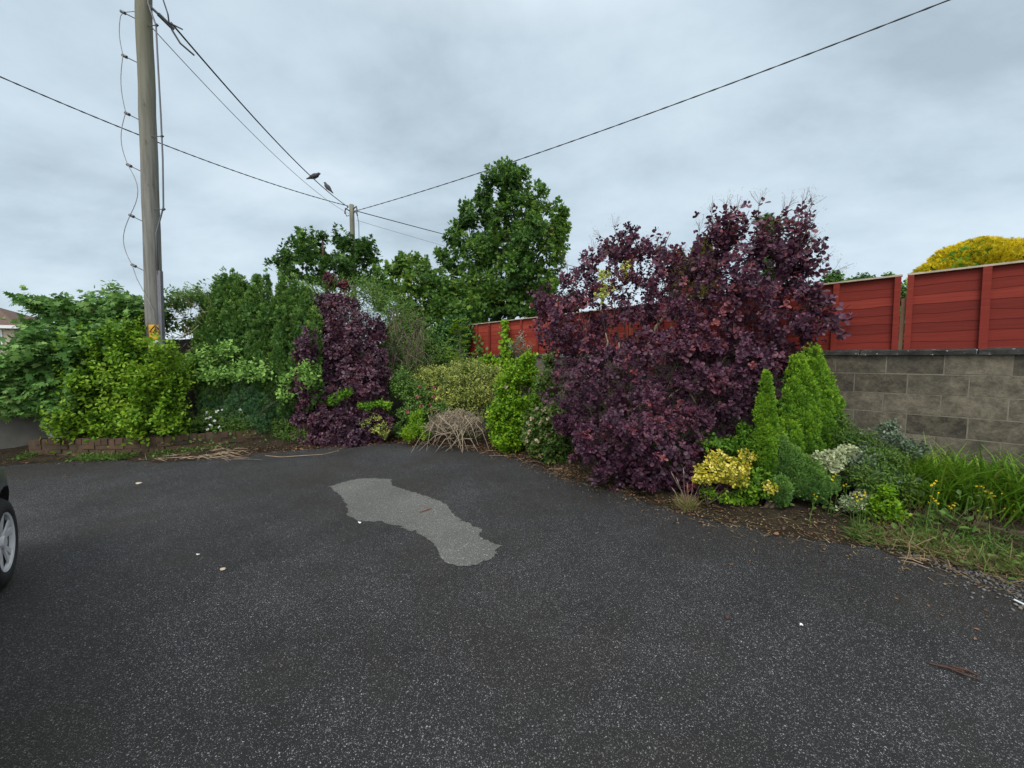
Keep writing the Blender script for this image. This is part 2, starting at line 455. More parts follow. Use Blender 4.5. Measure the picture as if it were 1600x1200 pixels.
class Leaves:
    def __init__(self): self.V = []; self.F = []; self.t = []; self.n = 0
    def add(self, tmpl, P, D, Nn, S, tint, wid=1.0, thick=1.0):
        if len(P) == 0: return self
        tv, tf = T[tmpl]
        D = nrm(D); Nn = Nn - D * (Nn * D).sum(-1, keepdims=True); Nn = nrm(Nn)
        X = np.cross(D, Nn)
        S = np.broadcast_to(np.asarray(S, float), (len(P),))[:, None, None]
        wid = np.broadcast_to(np.asarray(wid, float), (len(P),))[:, None, None]
        V = P[:, None, :] + S * (tv[None, :, 0:1] * wid * X[:, None, :] + tv[None, :, 1:2] * D[:, None, :] + thick * tv[None, :, 2:3] * Nn[:, None, :])
        m = len(P)
        F = tf[None] + (np.arange(m) * len(tv))[:, None, None] + self.n
        self.V.append(V.reshape(-1, 3)); self.F.append(F.reshape(-1, 3))
        self.t.append(np.repeat(np.clip(np.broadcast_to(tint, (m,)), 0, 1), len(tf)))
        self.n += m * len(tv)
        return self
    def build(self, name, mat, parent=None, loc=(0, 0, 0), smooth=False):
        return mesh_obj(name, np.concatenate(self.V), np.concatenate(self.F), mat, parent, np.concatenate(self.t), smooth, loc)

def px_lobes(L):
    """(px, py, depth, rx px, ry px, r depth m) -> centres, radii in metres"""
    C = []; R = []
    for px, py, Y, rx, ry, rd in L:
        C.append(at(px, py, Y)); R.append((rx * Y / FPX, rd, ry * Y / FPX))
    return np.array(C), np.array(R)

def tips(rng, C, R, n, shell=.3, lump=.15, lf=2.0, gap=-.6, gf=2.2, back=.45, zmin=.02, inner=.75, keep_in=.12, yclip=None):
    """cluster positions spread through the outer shell of a union of ellipsoids"""
    A = (R[:, 0] * R[:, 2] + R[:, 1] * R[:, 2] + R[:, 0] * R[:, 1])
    i = rng.choice(len(C), n, p=A / A.sum())
    d = nrm(rng.normal(size=(n, 3)))
    flip = (d[:, 1] > .25) & (rng.random(n) > back); d[flip, 1] *= -1
    r = 1 - shell * rng.random(n) ** 1.4
    fl = Fld(rng, 12, lf); fg = Fld(rng, 12, gf)
    r *= 1 + lump * fl(C[i] + R[i] * d)
    P = C[i] + R[i] * d * r[:, None]
    Nn = nrm(d / R[i])
    ok = (fg(P) > gap) & (P[:, 2] > zmin)
    for j in range(len(C)):
        q = np.linalg.norm((P - C[j]) / R[j], axis=1)
        ok &= ~((q < inner) & (i != j) & (rng.random(n) > keep_in))
    if yclip is not None: ok &= yclip(P)
    return P[ok], Nn[ok]

def basis(A):
    t = np.where(np.abs(A[:, 2:3]) < .9, np.array([[0, 0, 1.]]), np.array([[1., 0, 0]]))
    B = nrm(np.cross(A, t)); return B, np.cross(A, B)

def rosettes(rng, lv, P, Nn, tmpl, k, size, spread=1.0, upw=.5, jit=.35, tint0=.5, tvar=.3, tj=.12, svar=.3, wid=1.0, hi=105):
    """leaves whorled round a shoot tip"""
    A = nrm(Nn * .8 + np.array([0, 0, upw]) + rng.normal(size=P.shape) * jit)
    B, Cc = basis(A)
    ph0 = rng.random(len(P)) * 6.28
    ct_ = np.clip(tint0 + tvar * rng.normal(size=len(P)), 0, 1)
    sz = size * np.clip(1 + svar * rng.normal(size=len(P)) * .7, .5, 1.6)
    for i in range(k):
        ph = ph0 + 2.4 * i + rng.normal(size=len(P)) * .3
        th = np.radians(22 + (hi - 22) * i / max(1, k - 1) + rng.normal(size=len(P)) * 12)
        rad = B * np.cos(ph)[:, None] + Cc * np.sin(ph)[:, None]
        D = A * np.cos(th)[:, None] + rad * np.sin(th)[:, None]
        Q = P - A * (sz * spread * i / k)[:, None] + D * (sz * .12)[:, None]
        s = sz * (.6 + .5 * (i + 1) / k) * rng.uniform(.8, 1.2, len(P))
        nn = A + rng.normal(size=P.shape) * .25
        lv.add(tmpl, Q, D, nn, s, ct_ + rng.normal(size=len(P)) * tj, wid)

def shoots(rng, lv, P, Nn, tmpl, k, size, length, upw=.4, jit=.4, tint0=.5, tvar=.25, tj=.12, wid=1.0, flat=.6, droop=0.0, tipt=0.0):
    """leaves set alternately along twigs that end at P"""
    A = nrm(Nn + np.array([0, 0, upw]) + rng.normal(size=P.shape) * jit)
    B, Cc = basis(A)
    ph0 = rng.random(len(P)) * 6.28
    ct_ = np.clip(tint0 + tvar * rng.normal(size=len(P)), 0, 1)
    Ls = length * rng.uniform(.6, 1.3, len(P))
    for i in range(k):
        f = i / max(1, k - 1)
        ph = ph0 + PI * (i % 2) + (i // 2) * 1.0 + rng.normal(size=len(P)) * .4
        rad = B * np.cos(ph)[:, None] + Cc * np.sin(ph)[:, None]
        D = nrm(A * (.75 - .3 * f) + rad * .8 + rng.normal(size=P.shape) * .2 - np.array([0, 0, droop]))
        Q = P - A * (Ls * f)[:, None]
        nn = np.array([0, 0, flat]) + A * .5 + Nn * .35 + rng.normal(size=P.shape) * .3
        s = size * rng.uniform(.65, 1.25, len(P)) * (.7 + .4 * f if f < .5 else .9)
        lv.add(tmpl, Q, D, nn, s, ct_ + tipt * (1 - f) + rng.normal(size=len(P)) * tj, wid)

def sprays(rng, lv, P, Nn, size, up=.9, outw=.7, jit=.3, tint0=.5, tvar=.2, tmpl='frond', svar=.3, wid=1.0, zt=0.0):
    n = len(P)
    D = nrm(Nn * outw + np.array([0, 0, up]) + rng.normal(size=P.shape) * jit)
    nn = rng.normal(size=P.shape)
    tt = tint0 + tvar * rng.normal(size=n) + zt * Nn[:, 2]
    lv.add(tmpl, P - D * size * .45, D, nn, size * np.clip(1 + svar * rng.normal(size=n), .4, 1.8), tt, wid)

def limbs(rng, base, targets, r0, name, mat, parent, loc, wob=.12, seg=7, rt=.2, from_=0.0):
    """main stems from the base to the foot of each lobe"""
    mb = MB()
    base = np.asarray(base, float)
    for tgt in targets:
        tgt = np.asarray(tgt, float)
        b = base + np.array((rng.normal() * r0 * 1.5, rng.normal() * r0 * 1.5, 0))
        L = np.linalg.norm(tgt - b)
        mid = (b + tgt) / 2 + rng.normal(size=3) * wob * L * .5 + np.array((0, 0, .12 * L))
        s = np.linspace(0, 1, seg)[:, None]
        pts = (1 - s) ** 2 * b + 2 * s * (1 - s) * mid + s ** 2 * tgt + rng.normal(size=(seg, 3)) * wob * .06 * L * s * (1 - s) * 4
        rr = r0 * rng.uniform(.6, 1.0) * (1 - (1 - rt) * s[:, 0])
        mb.tube(pts, rr, 6, rng.random())
    return mb.build(name, mat, parent, loc, True)

# ================================================================ SETTING
# wall line of the right boundary and its neighbour at the back
W0 = np.array((5.0, 3.75, 0)); WD = np.array((-.669, .743, 0)); WN = np.array((-.743, -.669, 0))   # WN faces the yard
def wp(t, z=0, off=0): return W0 + WD * t + WN * off + np.array((0, 0, z))
CORNER = wp(10.4)
BD = np.array((-.803, -.596, 0)); BN = np.array((.596, -.803, 0))
def bp(s, z=0, off=0): return CORNER + BD * s + BN * off + np.array((0, 0, z))

mesh_obj('ground', [(-900, -900, -.06), (900, -900, -.06), (900, 900, -.06), (-900, 900, -.06)], [(0, 1, 2, 3)], M['ground'])['kind'] = 'structure'

EDGE_PX = [(-420, 770), (-200, 742), (0, 724), (100, 720), (250, 719), (330, 714), (430, 706), (520, 697), (600, 691), (690, 693), (760, 702), (830, 719),
           (900, 745), (980, 768), (1060, 795), (1150, 815), (1250, 832), (1330, 848), (1420, 866), (1500, 888), (1600, 915), (1750, 965)]
rng = np.random.default_rng(5)
E0 = np.array([gp(x, y) for x, y in EDGE_PX])
E0 = np.vstack([E0, E0[-1] + (2.0, -1.9, 0)])
def resample(Pn, n):
    d = np.r_[0, np.cumsum(np.linalg.norm(np.diff(Pn, axis=0), axis=1))]
    s = np.linspace(0, d[-1], n)
    return np.stack([np.interp(s, d, Pn[:, i]) for i in range(3)], 1)
EDGE = resample(E0, 260)
# asphalt runs under the bed edge
ASP = np.vstack([E0 + nrm(E0 * (1, 1, 0)) * .8, [(14, -14, 0), (-16, -14, 0)]]); ASP[:, 2] = 0
mesh_obj('asphalt', ASP, [tuple(range(len(ASP)))[::-1]], M['asphalt'])['kind'] = 'structure'

# pale worn patch
PATCH_PX = [(515, 760), (540, 752), (560, 748), (580, 747), (609, 748), (613, 758), (640, 767), (675, 778), (700, 790), (706, 801), (722, 813), (740, 822), (753, 828),
            (749, 838), (760, 846), (780, 851), (776, 866), (765, 874), (740, 883), (712, 885), (695, 879), (687, 868), (683, 854), (670, 842), (645, 829),
            (620, 821), (595, 815), (560, 813), (546, 806), (541, 790), (533, 776)]
PP = np.array([gp(x, y, .004) for x, y in PATCH_PX]); PP = resample(np.vstack([PP, PP[:1]]), 220)[:-1]
PP[:, :2] += rng.normal(size=(len(PP), 2)) * .012
mesh_obj('asphalt_patch', PP, [tuple(range(len(PP)))], M['patch'])['kind'] = 'structure'

# soil bed between the asphalt and the walls
def wall_foot(p):
    """the nearest wall foot seen from the edge point, going outwards"""
    a = (p - W0) @ WN; b = (p - CORNER) @ BN
    if a < b: return p - WN * (a + .0)
    return p - BN * b
NB = 22
inner = np.array([wall_foot(p) for p in EDGE])
k_ = np.ones(41) / 41
inner_s = np.stack([np.convolve(np.pad(inner[:, i], 20, mode='edge'), k_, 'valid') for i in range(3)], 1)
wob = Fld(rng, 12, 1.6); wob2 = Fld(rng, 12, 5); wob3 = Fld(rng, 12, 14)
V = []
for j in range(NB):
    f = (j / (NB - 1)) ** 1.5
    P_ = EDGE * (1 - f) + (inner_s + (inner_s - EDGE) * .05) * f
    d = np.linalg.norm(P_ - EDGE, axis=1)
    if j == 0:
        P_ = P_ - nrm(inner_s - EDGE) * (.10 + .06 * wob(EDGE) + .07 * wob2(EDGE) + .05 * wob3(EDGE))[:, None]
    P_[:, 2] = .004 + np.clip(d - .05, 0, 1) * .22 + (np.clip(d, 0, .6) * (.05 * wob2(P_) + .02 * wob3(P_)) if j else 0)
    P_[:, 2] = np.maximum(P_[:, 2], .004)
    V.append(P_)
V = np.array(V); ne = len(EDGE)
F = [(j * ne + i, j * ne + i + 1, (j + 1) * ne + i + 1, (j + 1) * ne + i) for j in range(NB - 1) for i in range(ne - 1)]
mesh_obj('soil_bed', V.reshape(-1, 3), F, M['soil'], smooth=True)['kind'] = 'structure'

# ---------------------------------------------------------------- walls
WT = 1.72
r_ = root('block_wall', 'grey concrete block wall with dark coping under the red fence panels', 'wall', wp(0))
mb = MB(); rng = np.random.default_rng(11)
for row in range(8):
    z = row * .225 - .08 + .1075
    t = -6 + (.225 if row % 2 else 0) + rng.normal() * .02
    while t < 10.38:
        L = .44
        t1 = min(t + L, 10.38)
        c = wp((t + t1) / 2, z + rng.normal() * .0015, -.09 + rng.normal() * .0016)
        mb.box(c, WD * (t1 - t) / 2, WN * .09, np.array((0, 0, .1065)), float(np.clip(.5 + .15 * rng.normal(), 0, 1)))
        t += L + .011
mb.build('blockwork', M['block'], r_, wp(0))
mb = MB()
mb.box(wp(2.2, .82, -.0935), WD * 8.2, WN * .0885, np.array((0, 0, .888)))
mb.build('mortar', M['mortar'], r_, wp(0))
t = -6.0
while t < 10.3:
    mb = MB()
    t1 = min(t + .9, 10.4)
    dz = rng.normal() * .004
    a = WD * ((t1 - t) / 2 - .006)
    n = 9
    V = []; 
    for i in range(n):
        q = wp(t + .006 + (t1 - t - .012) * i / (n - 1), WT + dz - .014)
        j = rng.normal(size=6) * .004
        V += [q + WN * (.045 + j[0]) , q + WN * (.045 + j[1]) + (0, 0, .045 + j[2]), q + WN * (-.09) + (0, 0, .068 + j[3]), q + WN * (-.225) + (0, 0, .045 + j[4]), q + WN * -.225]
    F = []
    for i in range(n - 1):
        for k in range(5):
            k2 = (k + 1) % 5
            F.append((i * 5 + k, i * 5 + k2, (i + 1) * 5 + k2, (i + 1) * 5 + k))
    F += [tuple(range(5))[::-1], tuple((n - 1) * 5 + k for k in range(5))]
    mb.add(V, F); mb.build('coping_stone', M['coping'], r_, wp(0))
    t = t1

# the rendered wall at the back left
r2 = root('rendered_wall', 'dark grey rendered boundary wall behind the left shrubs', 'wall', bp(0))
mb = MB()
n = 40
V = []
for i in range(n):
    s = .12 + 13.5 * i / (n - 1)
    top = 2.08 + .03 * math.sin(i * 1.7) - min(.5, max(0, s - 6.9) * .6)
    V += [bp(s, -.05, 0), bp(s, top, 0), bp(s, top, -.2), bp(s, -.05, -.2)]
F = [(i * 4 + k, i * 4 + (k + 1) % 4, (i + 1) * 4 + (k + 1) % 4, (i + 1) * 4 + k) for i in range(n - 1) for k in range(4)]
F += [(0, 1, 2, 3), tuple((n - 1) * 4 + k for k in (3, 2, 1, 0))]
mesh_obj('wall', V, F, M['render'], r2, None, False, bp(0))
# ---------------------------------------------------------------- fence panels
FO = wp(0, WT + .07, -.09)
fence = root('fence', 'red-brown timber panel fence with pale cap standing on the block wall', 'fence', FO)
def fence_panel(t0, t1, k):
    g = np.random.default_rng(100 + k)
    b = wp(t0, WT + .07, -.09)
    r = None
    zt, zb = 2.60, 1.764
    mb = MB(); nb = 8
    hgt = (zt - zb) / nb
    n = 15
    for i in range(nb):
        V = []
        amp = g.normal(size=3) * .0035
        for j in range(n):
            t = t0 + .01 + (t1 - t0 - .02) * j / (n - 1)
            wav = amp[0] * math.sin(j * .7 + i) + amp[1] * math.sin(j * 1.6 + 2 * i) + g.normal() * .0015
            lo = zb + i * hgt - (.014 if i else 0) + wav; hi = zb + (i + 1) * hgt
            V += [wp(t, lo, -.0895), wp(t, hi, -.094), wp(t, hi, -.102), wp(t, lo, -.0985)]
        F = [(j * 4 + q, j * 4 + (q + 1) % 4, (j + 1) * 4 + (q + 1) % 4, (j + 1) * 4 + q) for j in range(n - 1) for q in range(4)]
        F += [(0, 1, 2, 3), tuple((n - 1) * 4 + q for q in (3, 2, 1, 0))]
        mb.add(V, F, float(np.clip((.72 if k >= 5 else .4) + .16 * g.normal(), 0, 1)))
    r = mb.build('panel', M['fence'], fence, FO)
    for q in range(4):
        t = t0 + .03 + (t1 - t0 - .06) * q / 3
        mb = MB()
        mb.box(wp(t, (zt + zb) / 2, -.062 + g.normal() * .001), WD * (.026 if q in (0, 3) else .03), WN * .014, np.array((g.normal() * .003, 0, (zt - zb) / 2)), float(np.clip(.5 + .15 * g.normal(), 0, 1)))
        mb.build('batten', M['fence'], r, FO)
    mb = MB()
    mb.box(wp((t0 + t1) / 2, zt + .011, -.078), WD * (t1 - t0) / 2, WN * .034, np.array((0, 0, .0095)))
    mb.build('cap_rail', M['cap'], r, FO)
t0 = .885 - 1.74 * 2
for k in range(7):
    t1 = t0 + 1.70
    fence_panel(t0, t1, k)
    if k < 6:
        b = wp(t1 + .02, WT + .03, -.086)
        mb = MB(); hh = .30 if k == 1 else .42
        mb.box(b + (0, 0, hh), WD * .0185, WN * .016, np.array((0.004, 0, hh)))
        mb.build('post', M['post'], fence, FO)
    t0 = t1 + .04

# ---------------------------------------------------------------- utility poles
def lerp(a, b, f): return np.asarray(a) * (1 - f) + np.asarray(b) * f
PB = at(242, 520, 7.15); PT = at(224.5, 0, 7.15)
pd = (PT - PB) / (PT[2] - PB[2])
def pole_at(z): return PB + pd * (z - PB[2])
base = pole_at(-.05)
rp_ = root('utility_pole', 'tall weathered timber utility pole with yellow warning sign behind left shrubs', 'utility pole', base)
mb = MB(); zs = np.linspace(-.05, 9.3, 24)
rng = np.random.default_rng(3)
mb.tube([pole_at(z) + np.r_[rng.normal(size=2) * .004, 0] for z in zs], np.linspace(.135, .112, 24), 18)
mb.build('pole_shaft', M['pole'], rp_, base, True)
# stand-off brackets with the thin wire on the left
def z_of(py, Y=7.15): return at(230, py, Y)[2]
PX = np.array((1., 0, 0))
wire = []
for py, ext in ((27, .2), (95, .2), (184, .19), (264, .19), (342, .18), (419, .175)):
    z = z_of(py); c = pole_at(z)
    mb = MB()
    a = c + np.array((-.11, -.04, -.06)); e_ = c + np.array((-.11 - ext, -.06, .03))
    mb.tube([a, e_], .009, 6)
    mb.tube([e_ + (.035, 0, -.015), e_ + (-.035, 0, .02)], .026, 8)
    mb.build('standoff_bracket', M['dark_metal'], rp_, base)
    wire.append((z, e_))
pts = []
seq = [np.array(pole_at(wire[0][0] + .03)) + (-.1, -.08, 0), wire[0][1]]
bow = [-.05, -.06, -.10, .16, -.14]
P_ = [wire[0][1]]
for i in range(5):
    a, b = wire[i][1], wire[i + 1][1]
    for f in np.linspace(.12, 1, 8):
        q = lerp(a, b, f)
        off = bow[i] * math.sin(f * PI) if i < 3 else (bow[i] * math.sin(f * PI))
        P_.append(q + (off, -.03, 0))
end = wire[-1][1]
P_ += [end + (.1, -.06, -.25), end + (.24, -.08, -.5), end + (.36, -.06, -.8), end + (.39, -.03, -1.3)]
mb = MB(); mb.tube([seq[0]] + P_, .0062, 5); mb.build('earth_wire', M['grey_wire'], rp_, base, True)
# down lead on the right
zz = [z_of(p) for p in (-60, 40, 43, 218, 300, 330, 362)]
lead = [pole_at(z_of(-60)) + (.13, -.05, 0), pole_at(z_of(10)) + (.13, -.06, 0), pole_at(z_of(44)) + (.255, -.06, 0), pole_at(z_of(110)) + (.27, -.06, 0), pole_at(z_of(180)) + (.29, -.06, 0),
        pole_at(z_of(250)) + (.30, -.06, 0), pole_at(z_of(325)) + (.285, -.06, 0), pole_at(z_of(340)) + (.235, -.06, 0), pole_at(z_of(366)) + (.14, -.06, 0), pole_at(z_of(430)) + (.14, -.05, 0)]
mb = MB(); mb.tube(lead, .013, 6); mb.build('down_lead', M['conduit'], rp_, base, True)
for py, ext in ((44, .27), (216, .30), (329, .29)):
    c = pole_at(z_of(py)); mb = MB()
    mb.tube([c + (.1, -.05, .0), c + (ext + .03, -.06, 0)], .007, 6)
    mb.tube([c + (ext - .02, -.06, -.012), c + (ext + .02, -.06, .012)], .02, 6)
    mb.build('standoff_bracket', M['dark_metal'], rp_, base)
mb = MB()
za, zb = z_of(424), z_of(560)
mb.box((pole_at(za) + pole_at(zb)) / 2 + (.155, -.03, 0), (.032, 0, 0), (0, .03, 0), (pole_at(za) - pole_at(zb)) / 2)
mb.build('cable_guard', M['conduit'], rp_, base)
# dead-end clamp
mb = MB()
c = pole_at(z_of(12))
mb.tube([c + (.1, 0, .03), c + (.2, .05, -.06)], .022, 6)
mb.tube([c + (.2, .05, -.06), c + (.3, .25, -.16)], .034, 6)
mb.tube([c + (.27, .15, -.11), c + (.42, .3, -.12)], .012, 6)
mb.tube([c + (.3, .2, -.2), c + (.36, .3, -.36), c + (.45, .5, -.42)], .016, 6)
mb.tube([c + (.12, 0, .5), c + (.28, .05, .25), c + (.33, .1, -.02), c + (.3, .15, -.12)], .012, 6)
mb.build('strain_clamp', M['dark_metal'], rp_, base)
# sign: yellow plate wrapped on the shaft
sc_ = pole_at(z_of(518)); R_ = .139
def on_pole(ang, dz, r=R_):
    c = pole_at(sc_[2] + dz); d = -nrm(np.array((PB[0], PB[1], 0)))      # towards the camera
    s = np.array((-d[1], d[0], 0))
    s = s if s[0] > 0 else -s
    return c + d * r * math.cos(ang) + s * r * math.sin(ang)
def curved(name, a0, a1, z0, z1, r, mat, par, shape=None):
    n = 8; V = []; 
    for i in range(n + 1):
        a = a0 + (a1 - a0) * i / n
        V += [on_pole(a, z0, r), on_pole(a, z1, r), on_pole(a, z1, r - .006), on_pole(a, z0, r - .006)]
    F = [(i * 4 + q, i * 4 + (q + 1) % 4, (i + 1) * 4 + (q + 1) % 4, (i + 1) * 4 + q) for i in range(n) for q in range(4)]
    F += [(0, 1, 2, 3), tuple(n * 4 + q for q in (3, 2, 1, 0))]
    return mesh_obj(name, V, F, mat, par, None, False, base)
sg = curved('warning_sign', -.62, .72, -.155, .115, R_, M['sign'], rp_)
def strokes(name, segs, wd, mat):
    mb = MB()
    for (a0, z0), (a1, z1) in segs:
        mb.tube([on_pole(a0 + (a1 - a0) * f, z0 + (z1 - z0) * f, R_ + .001) for f in (0, .33, .66, 1)], wd, 5)
    o = mb.build(name, mat, sg, base); return o
strokes('triangle_border', [((-.5, -.015), (.05, .105)), ((.05, .105), (.6, -.015)), ((.6, -.015), (-.5, -.015))], .008, M['sign_black'])
strokes('lightning_bolt', [((.08, .075), (.0, .035)), ((.0, .035), (.1, .035)), ((.1, .035), (.04, .0))], .006, M['sign_black'])
strokes('lower_bar', [((-.45, -.035), (.6, -.035))], .004, M['sign_black'])
curved('number_tag', -.25, .35, -.215, -.165, R_, M['sign_white'], rp_)

FB = at(549.5, 320, 19.0)
fbase = np.array((FB[0], FB[1], -.05))
rf = root('utility_pole', 'distant timber utility pole rising behind the dark sycamore, where cables meet', 'utility pole', fbase)
mb = MB(); mb.tube([fbase + (0, 0, z) for z in np.linspace(0, FB[2] + .05, 14)], np.linspace(.13, .11, 14), 12)
mb.build('pole_shaft', M['pole'], rf, fbase, True)
def fz(py): return at(550, py, 19)[2]
for s, py in ((1, 327), (1, 333), (-1, 330)):
    mb = MB()
    mb.tube([(FB[0] + s * .1, FB[1] - .05, fz(py)), (FB[0] + s * .26, FB[1] - .1, fz(py) + .1), (FB[0] + s * .3, FB[1] - .1, fz(py) - .15)], .035, 6)
    mb.build('insulator', M['dark_metal'], rf, fbase)
mb = MB()
mb.tube([(FB[0] + .15, FB[1] - .1, fz(330)), (FB[0] + .3, FB[1] - .1, fz(337)), (FB[0] + .36, FB[1] - .1, fz(350)), (FB[0] + .35, FB[1] - .1, fz(400))], .016, 5)
mb.tube([(FB[0] - .15, FB[1] - .1, fz(325)), (FB[0] - .3, FB[1] - .1, fz(331)), (FB[0] - .22, FB[1] - .1, fz(339)), (FB[0] - .1, FB[1] - .1, fz(338))], .02, 5)
mb.build('down_lead', M['cable'], rf, fbase, True)

def cable(a, b, r, sag, label, mat, twist=0):
    a, b = np.asarray(a), np.asarray(b); n = 140
    f = np.linspace(0, 1, n)[:, None]
    pts = a * (1 - f) + b * f - np.array((0, 0, 1)) * sag * 4 * f * (1 - f)
    rr = r * (1 + twist * np.sin(np.arange(n) * 2.4))
    mb = MB(); mb.tube(pts, rr, 5)
    o = mb.build('overhead_cable', mat, None, a, True)
    return tag(o, label, 'cable', 'overhead cables in the sky')
ptA = pole_at(z_of(20)) + (.3, .2, 0)
C1B = np.array((FB[0] - .15, FB[1], fz(324)))
cable(ptA, C1B, .017, .30, 'thick cable with two perched birds running between the two utility poles', M['cable'])
cable(pole_at(z_of(40)) + (.1, 0, 0), (FB[0] - .15, FB[1], fz(334)), .008, .36, 'thin pale wire running below the birds\' cable to the distant pole', M['grey_wire'])
cable((FB[0] - .15, FB[1], fz(322)), at(-320, -25, 8.5), .018, .42, 'dark cable from the distant pole passing behind the near pole to the left', M['cable'], .25)
cable((FB[0] + .25, FB[1], fz(329)), at(1800, -125, 7.5), .017, .30, 'long dark cable sweeping from the distant pole to upper right', M['cable'], .3)
cable((FB[0] + .25, FB[1], fz(330)), at(1010, 440, 42), .022, .2, 'dark cable from the distant pole descending behind the tall sycamore', M['cable'])
cable((FB[0] + .2, FB[1], fz(344)), at(1010, 462, 42), .010, .3, 'faint thin wire lowest of those going right from the distant pole', M['grey_wire'])

def bird(p, heading, label, slim, pitch=0.0):
    r = MB()
    h = np.array((math.cos(heading), math.sin(heading), 0))
    up = np.array((0, 0, 1.)); h0 = h
    h, up2 = h * math.cos(pitch) + up * math.sin(pitch), up * math.cos(pitch) - h * math.sin(pitch)
    ax = [(-.26, -.02, .012), (-.17, .0, .03), (-.08, .025, .062), (0, .045, .075), (.07, .06, .06), (.1, .085, .042), (.135, .1, .036), (.165, .095, .018), (.185, .09, .006)]
    r.tube([p + 1.3 * (h * a + up2 * (b + .03)) + up * .03 for a, b, c in ax], [1.3 * c * slim for a, b, c in ax], 10)
    for s in (-1, 1):
        sd = np.array((-h0[1], h0[0], 0)) * s
        r.tube([p + sd * .02, p + sd * .02 + up * .04], .006, 5)
    o = r.build('bird', M['bird'], None, p, True)
    return tag(o, label, 'bird', 'birds perched on the cable')
M['bird'] = simple_mat('dark grey plumage', (.03, .028, .032), (.08, .075, .085), 20, .8, .2, .2, .003, False)
def on_c1(f): return ptA * (1 - f) + C1B * f - np.array((0, 0, 1)) * .30 * 4 * f * (1 - f) + np.array((0, 0, .017))
def f_for(px):
    best = None
    for f in np.linspace(0, 1, 2001):
        p = on_c1(f)
        k = (p[1] * ct - (p[2] - H) * st)
        x = 800 + FPX * p[0] / k
        if best is None or abs(x - px) < best[0]: best = (abs(x - px), f)
    return best[1]
bird(on_c1(f_for(492)), math.radians(-8), 'dark bird perched higher on the cable, seen side on', .95)
bird(on_c1(f_for(510)), math.radians(172), 'dark bird perched lower on the cable, nearer the distant pole', .95, .6)

# ---------------------------------------------------------------- house far left
hb = at(6, 562, 32); hb = np.array((hb[0], hb[1], 0.0))
rh = root('house', 'beige house with brown tiled hip roof at far left beyond the hedge', 'house', hb)
M['house_wall'] = simple_mat('beige render', (.33, .28, .22), (.44, .38, .31), 3, .95, .2, .2, .01, False)
M['tile'] = simple_mat('brown roof tile', (.06, .04, .032), (.15, .1, .08), 9, .9, .2, .5, .02, False, (1, 1, 6))
M['fascia'] = simple_mat('white fascia', (.55, .55, .55), (.68, .68, .67), 5, .6, .3, .1, .002, False)
M['glass'] = simple_mat('window glass', (.12, .14, .17), (.26, .29, .33), 1, .15, .6, .02, .002, False)
ex = np.array((.9, .35, 0)); ex /= np.linalg.norm(ex); ey = np.array((-ex[1], ex[0], 0)); up = np.array((0, 0, 1.))
hr = at(24, 540, 32) * (1, 1, 0)       # right front corner
eav = at(20, 509, 32)[2]; rid = at(4, 487, 34)[2] + .5
mb = MB(); mb.box(hr - ex * 5 + ey * 4 + up * eav / 2, ex * 5, ey * 4, up * eav / 2); mb.build('wall', M['house_wall'], rh, hb)
mb = MB()
o_ = .45
c0 = hr + ex * o_ - ey * o_ + up * (eav + .02); c1 = hr - ex * (10 + o_) - ey * o_ + up * (eav + .02); c2 = c1 + ey * (8 + 2 * o_); c3 = c0 + ey * (8 + 2 * o_)
k0 = hr - ex * 3.4 + ey * 4 + up * rid; k1 = hr - ex * 6.6 + ey * 4 + up * rid
mb.add([c0, c1, c2, c3, k0, k1], [(0, 4, 5, 1), (1, 5, 2), (2, 5, 4, 3), (3, 4, 0), (0, 1, 2, 3)])
mb.build('roof', M['tile'], rh, hb)
mb = MB()
mb.box(hr - ex * 5 - ey * (o_ + .03) + up * (eav - .12), ex * (5 + o_), ey * .03, up * .13)
mb.box(hr + ex * (o_ + .03) + ey * 4 + up * (eav - .12), ex * .03, ey * (4 + o_), up * .13)
mb.build('fascia', M['fascia'], rh, hb)
wc = at(3, 529, 31.7); wc = hr - ex * 1.35 - ey * .02 + up * wc[2]
mb = MB()
for dx in (-.62, 0.0, .62): mb.box(wc + ex * dx - ey * .02, ex * .035, ey * .05, up * .8)
for dz in (-.8, .8): mb.box(wc + up * dz - ey * .022, ex * .66, ey * .05, up * .04)
wf = mb.build('window', M['fascia'], rh, hb)
mb = MB(); mb.box(wc, ex * .62, ey * .02, up * .8); mb.build('pane', M['glass'], wf, (0, 0, 0) if False else hb)

# ---------------------------------------------------------------- car at the left edge
M['car_paint'] = None
tq = MT('dark blue car paint')
nzc = tq.noise(tq.obj(), 400, 2)
cc = tq.ramp(nzc, [(.3, (.042, .066, .09)), (.7, (.052, .08, .105))])
pp = tq.n('ShaderNodeBsdfPrincipled'); tq.l(cc, pp.inputs['Base Color']); pp.inputs['Roughness'].default_value = .28; pp.inputs['Metallic'].default_value = 0
pp.inputs['Coat Weight'].default_value = .5; pp.inputs['Coat Roughness'].default_value = .05
M['car_paint'] = tq.done(pp.outputs[0])
M['tyre'] = simple_mat('tyre rubber', (.016, .016, .017), (.035, .035, .036), 30, .85, .3, .2, .002, False)
M['alloy'] = simple_mat('silver alloy', (.5, .5, .52), (.66, .66, .68), 30, .3, .7, .05, .001, False)
M['black_plastic'] = simple_mat('black plastic', (.008, .008, .009), (.02, .02, .02), 30, .7, .3, .2, .002, False)
M['lamp'] = simple_mat('headlamp lens', (.4, .42, .45), (.7, .72, .75), 6, .1, .8, .02, .001, False)
CU = np.array((-.669, .743, 0)); CN = np.array((.743, .669, 0)); UP = np.array((0, 0, 1.))
hub = at(9, 855, 2.72); C0 = np.array((hub[0], hub[1], 0)) + CN * .03
def cp(u, v, z): return C0 + CU * u - CN * v + UP * z          # u forward, v inward from the side plane
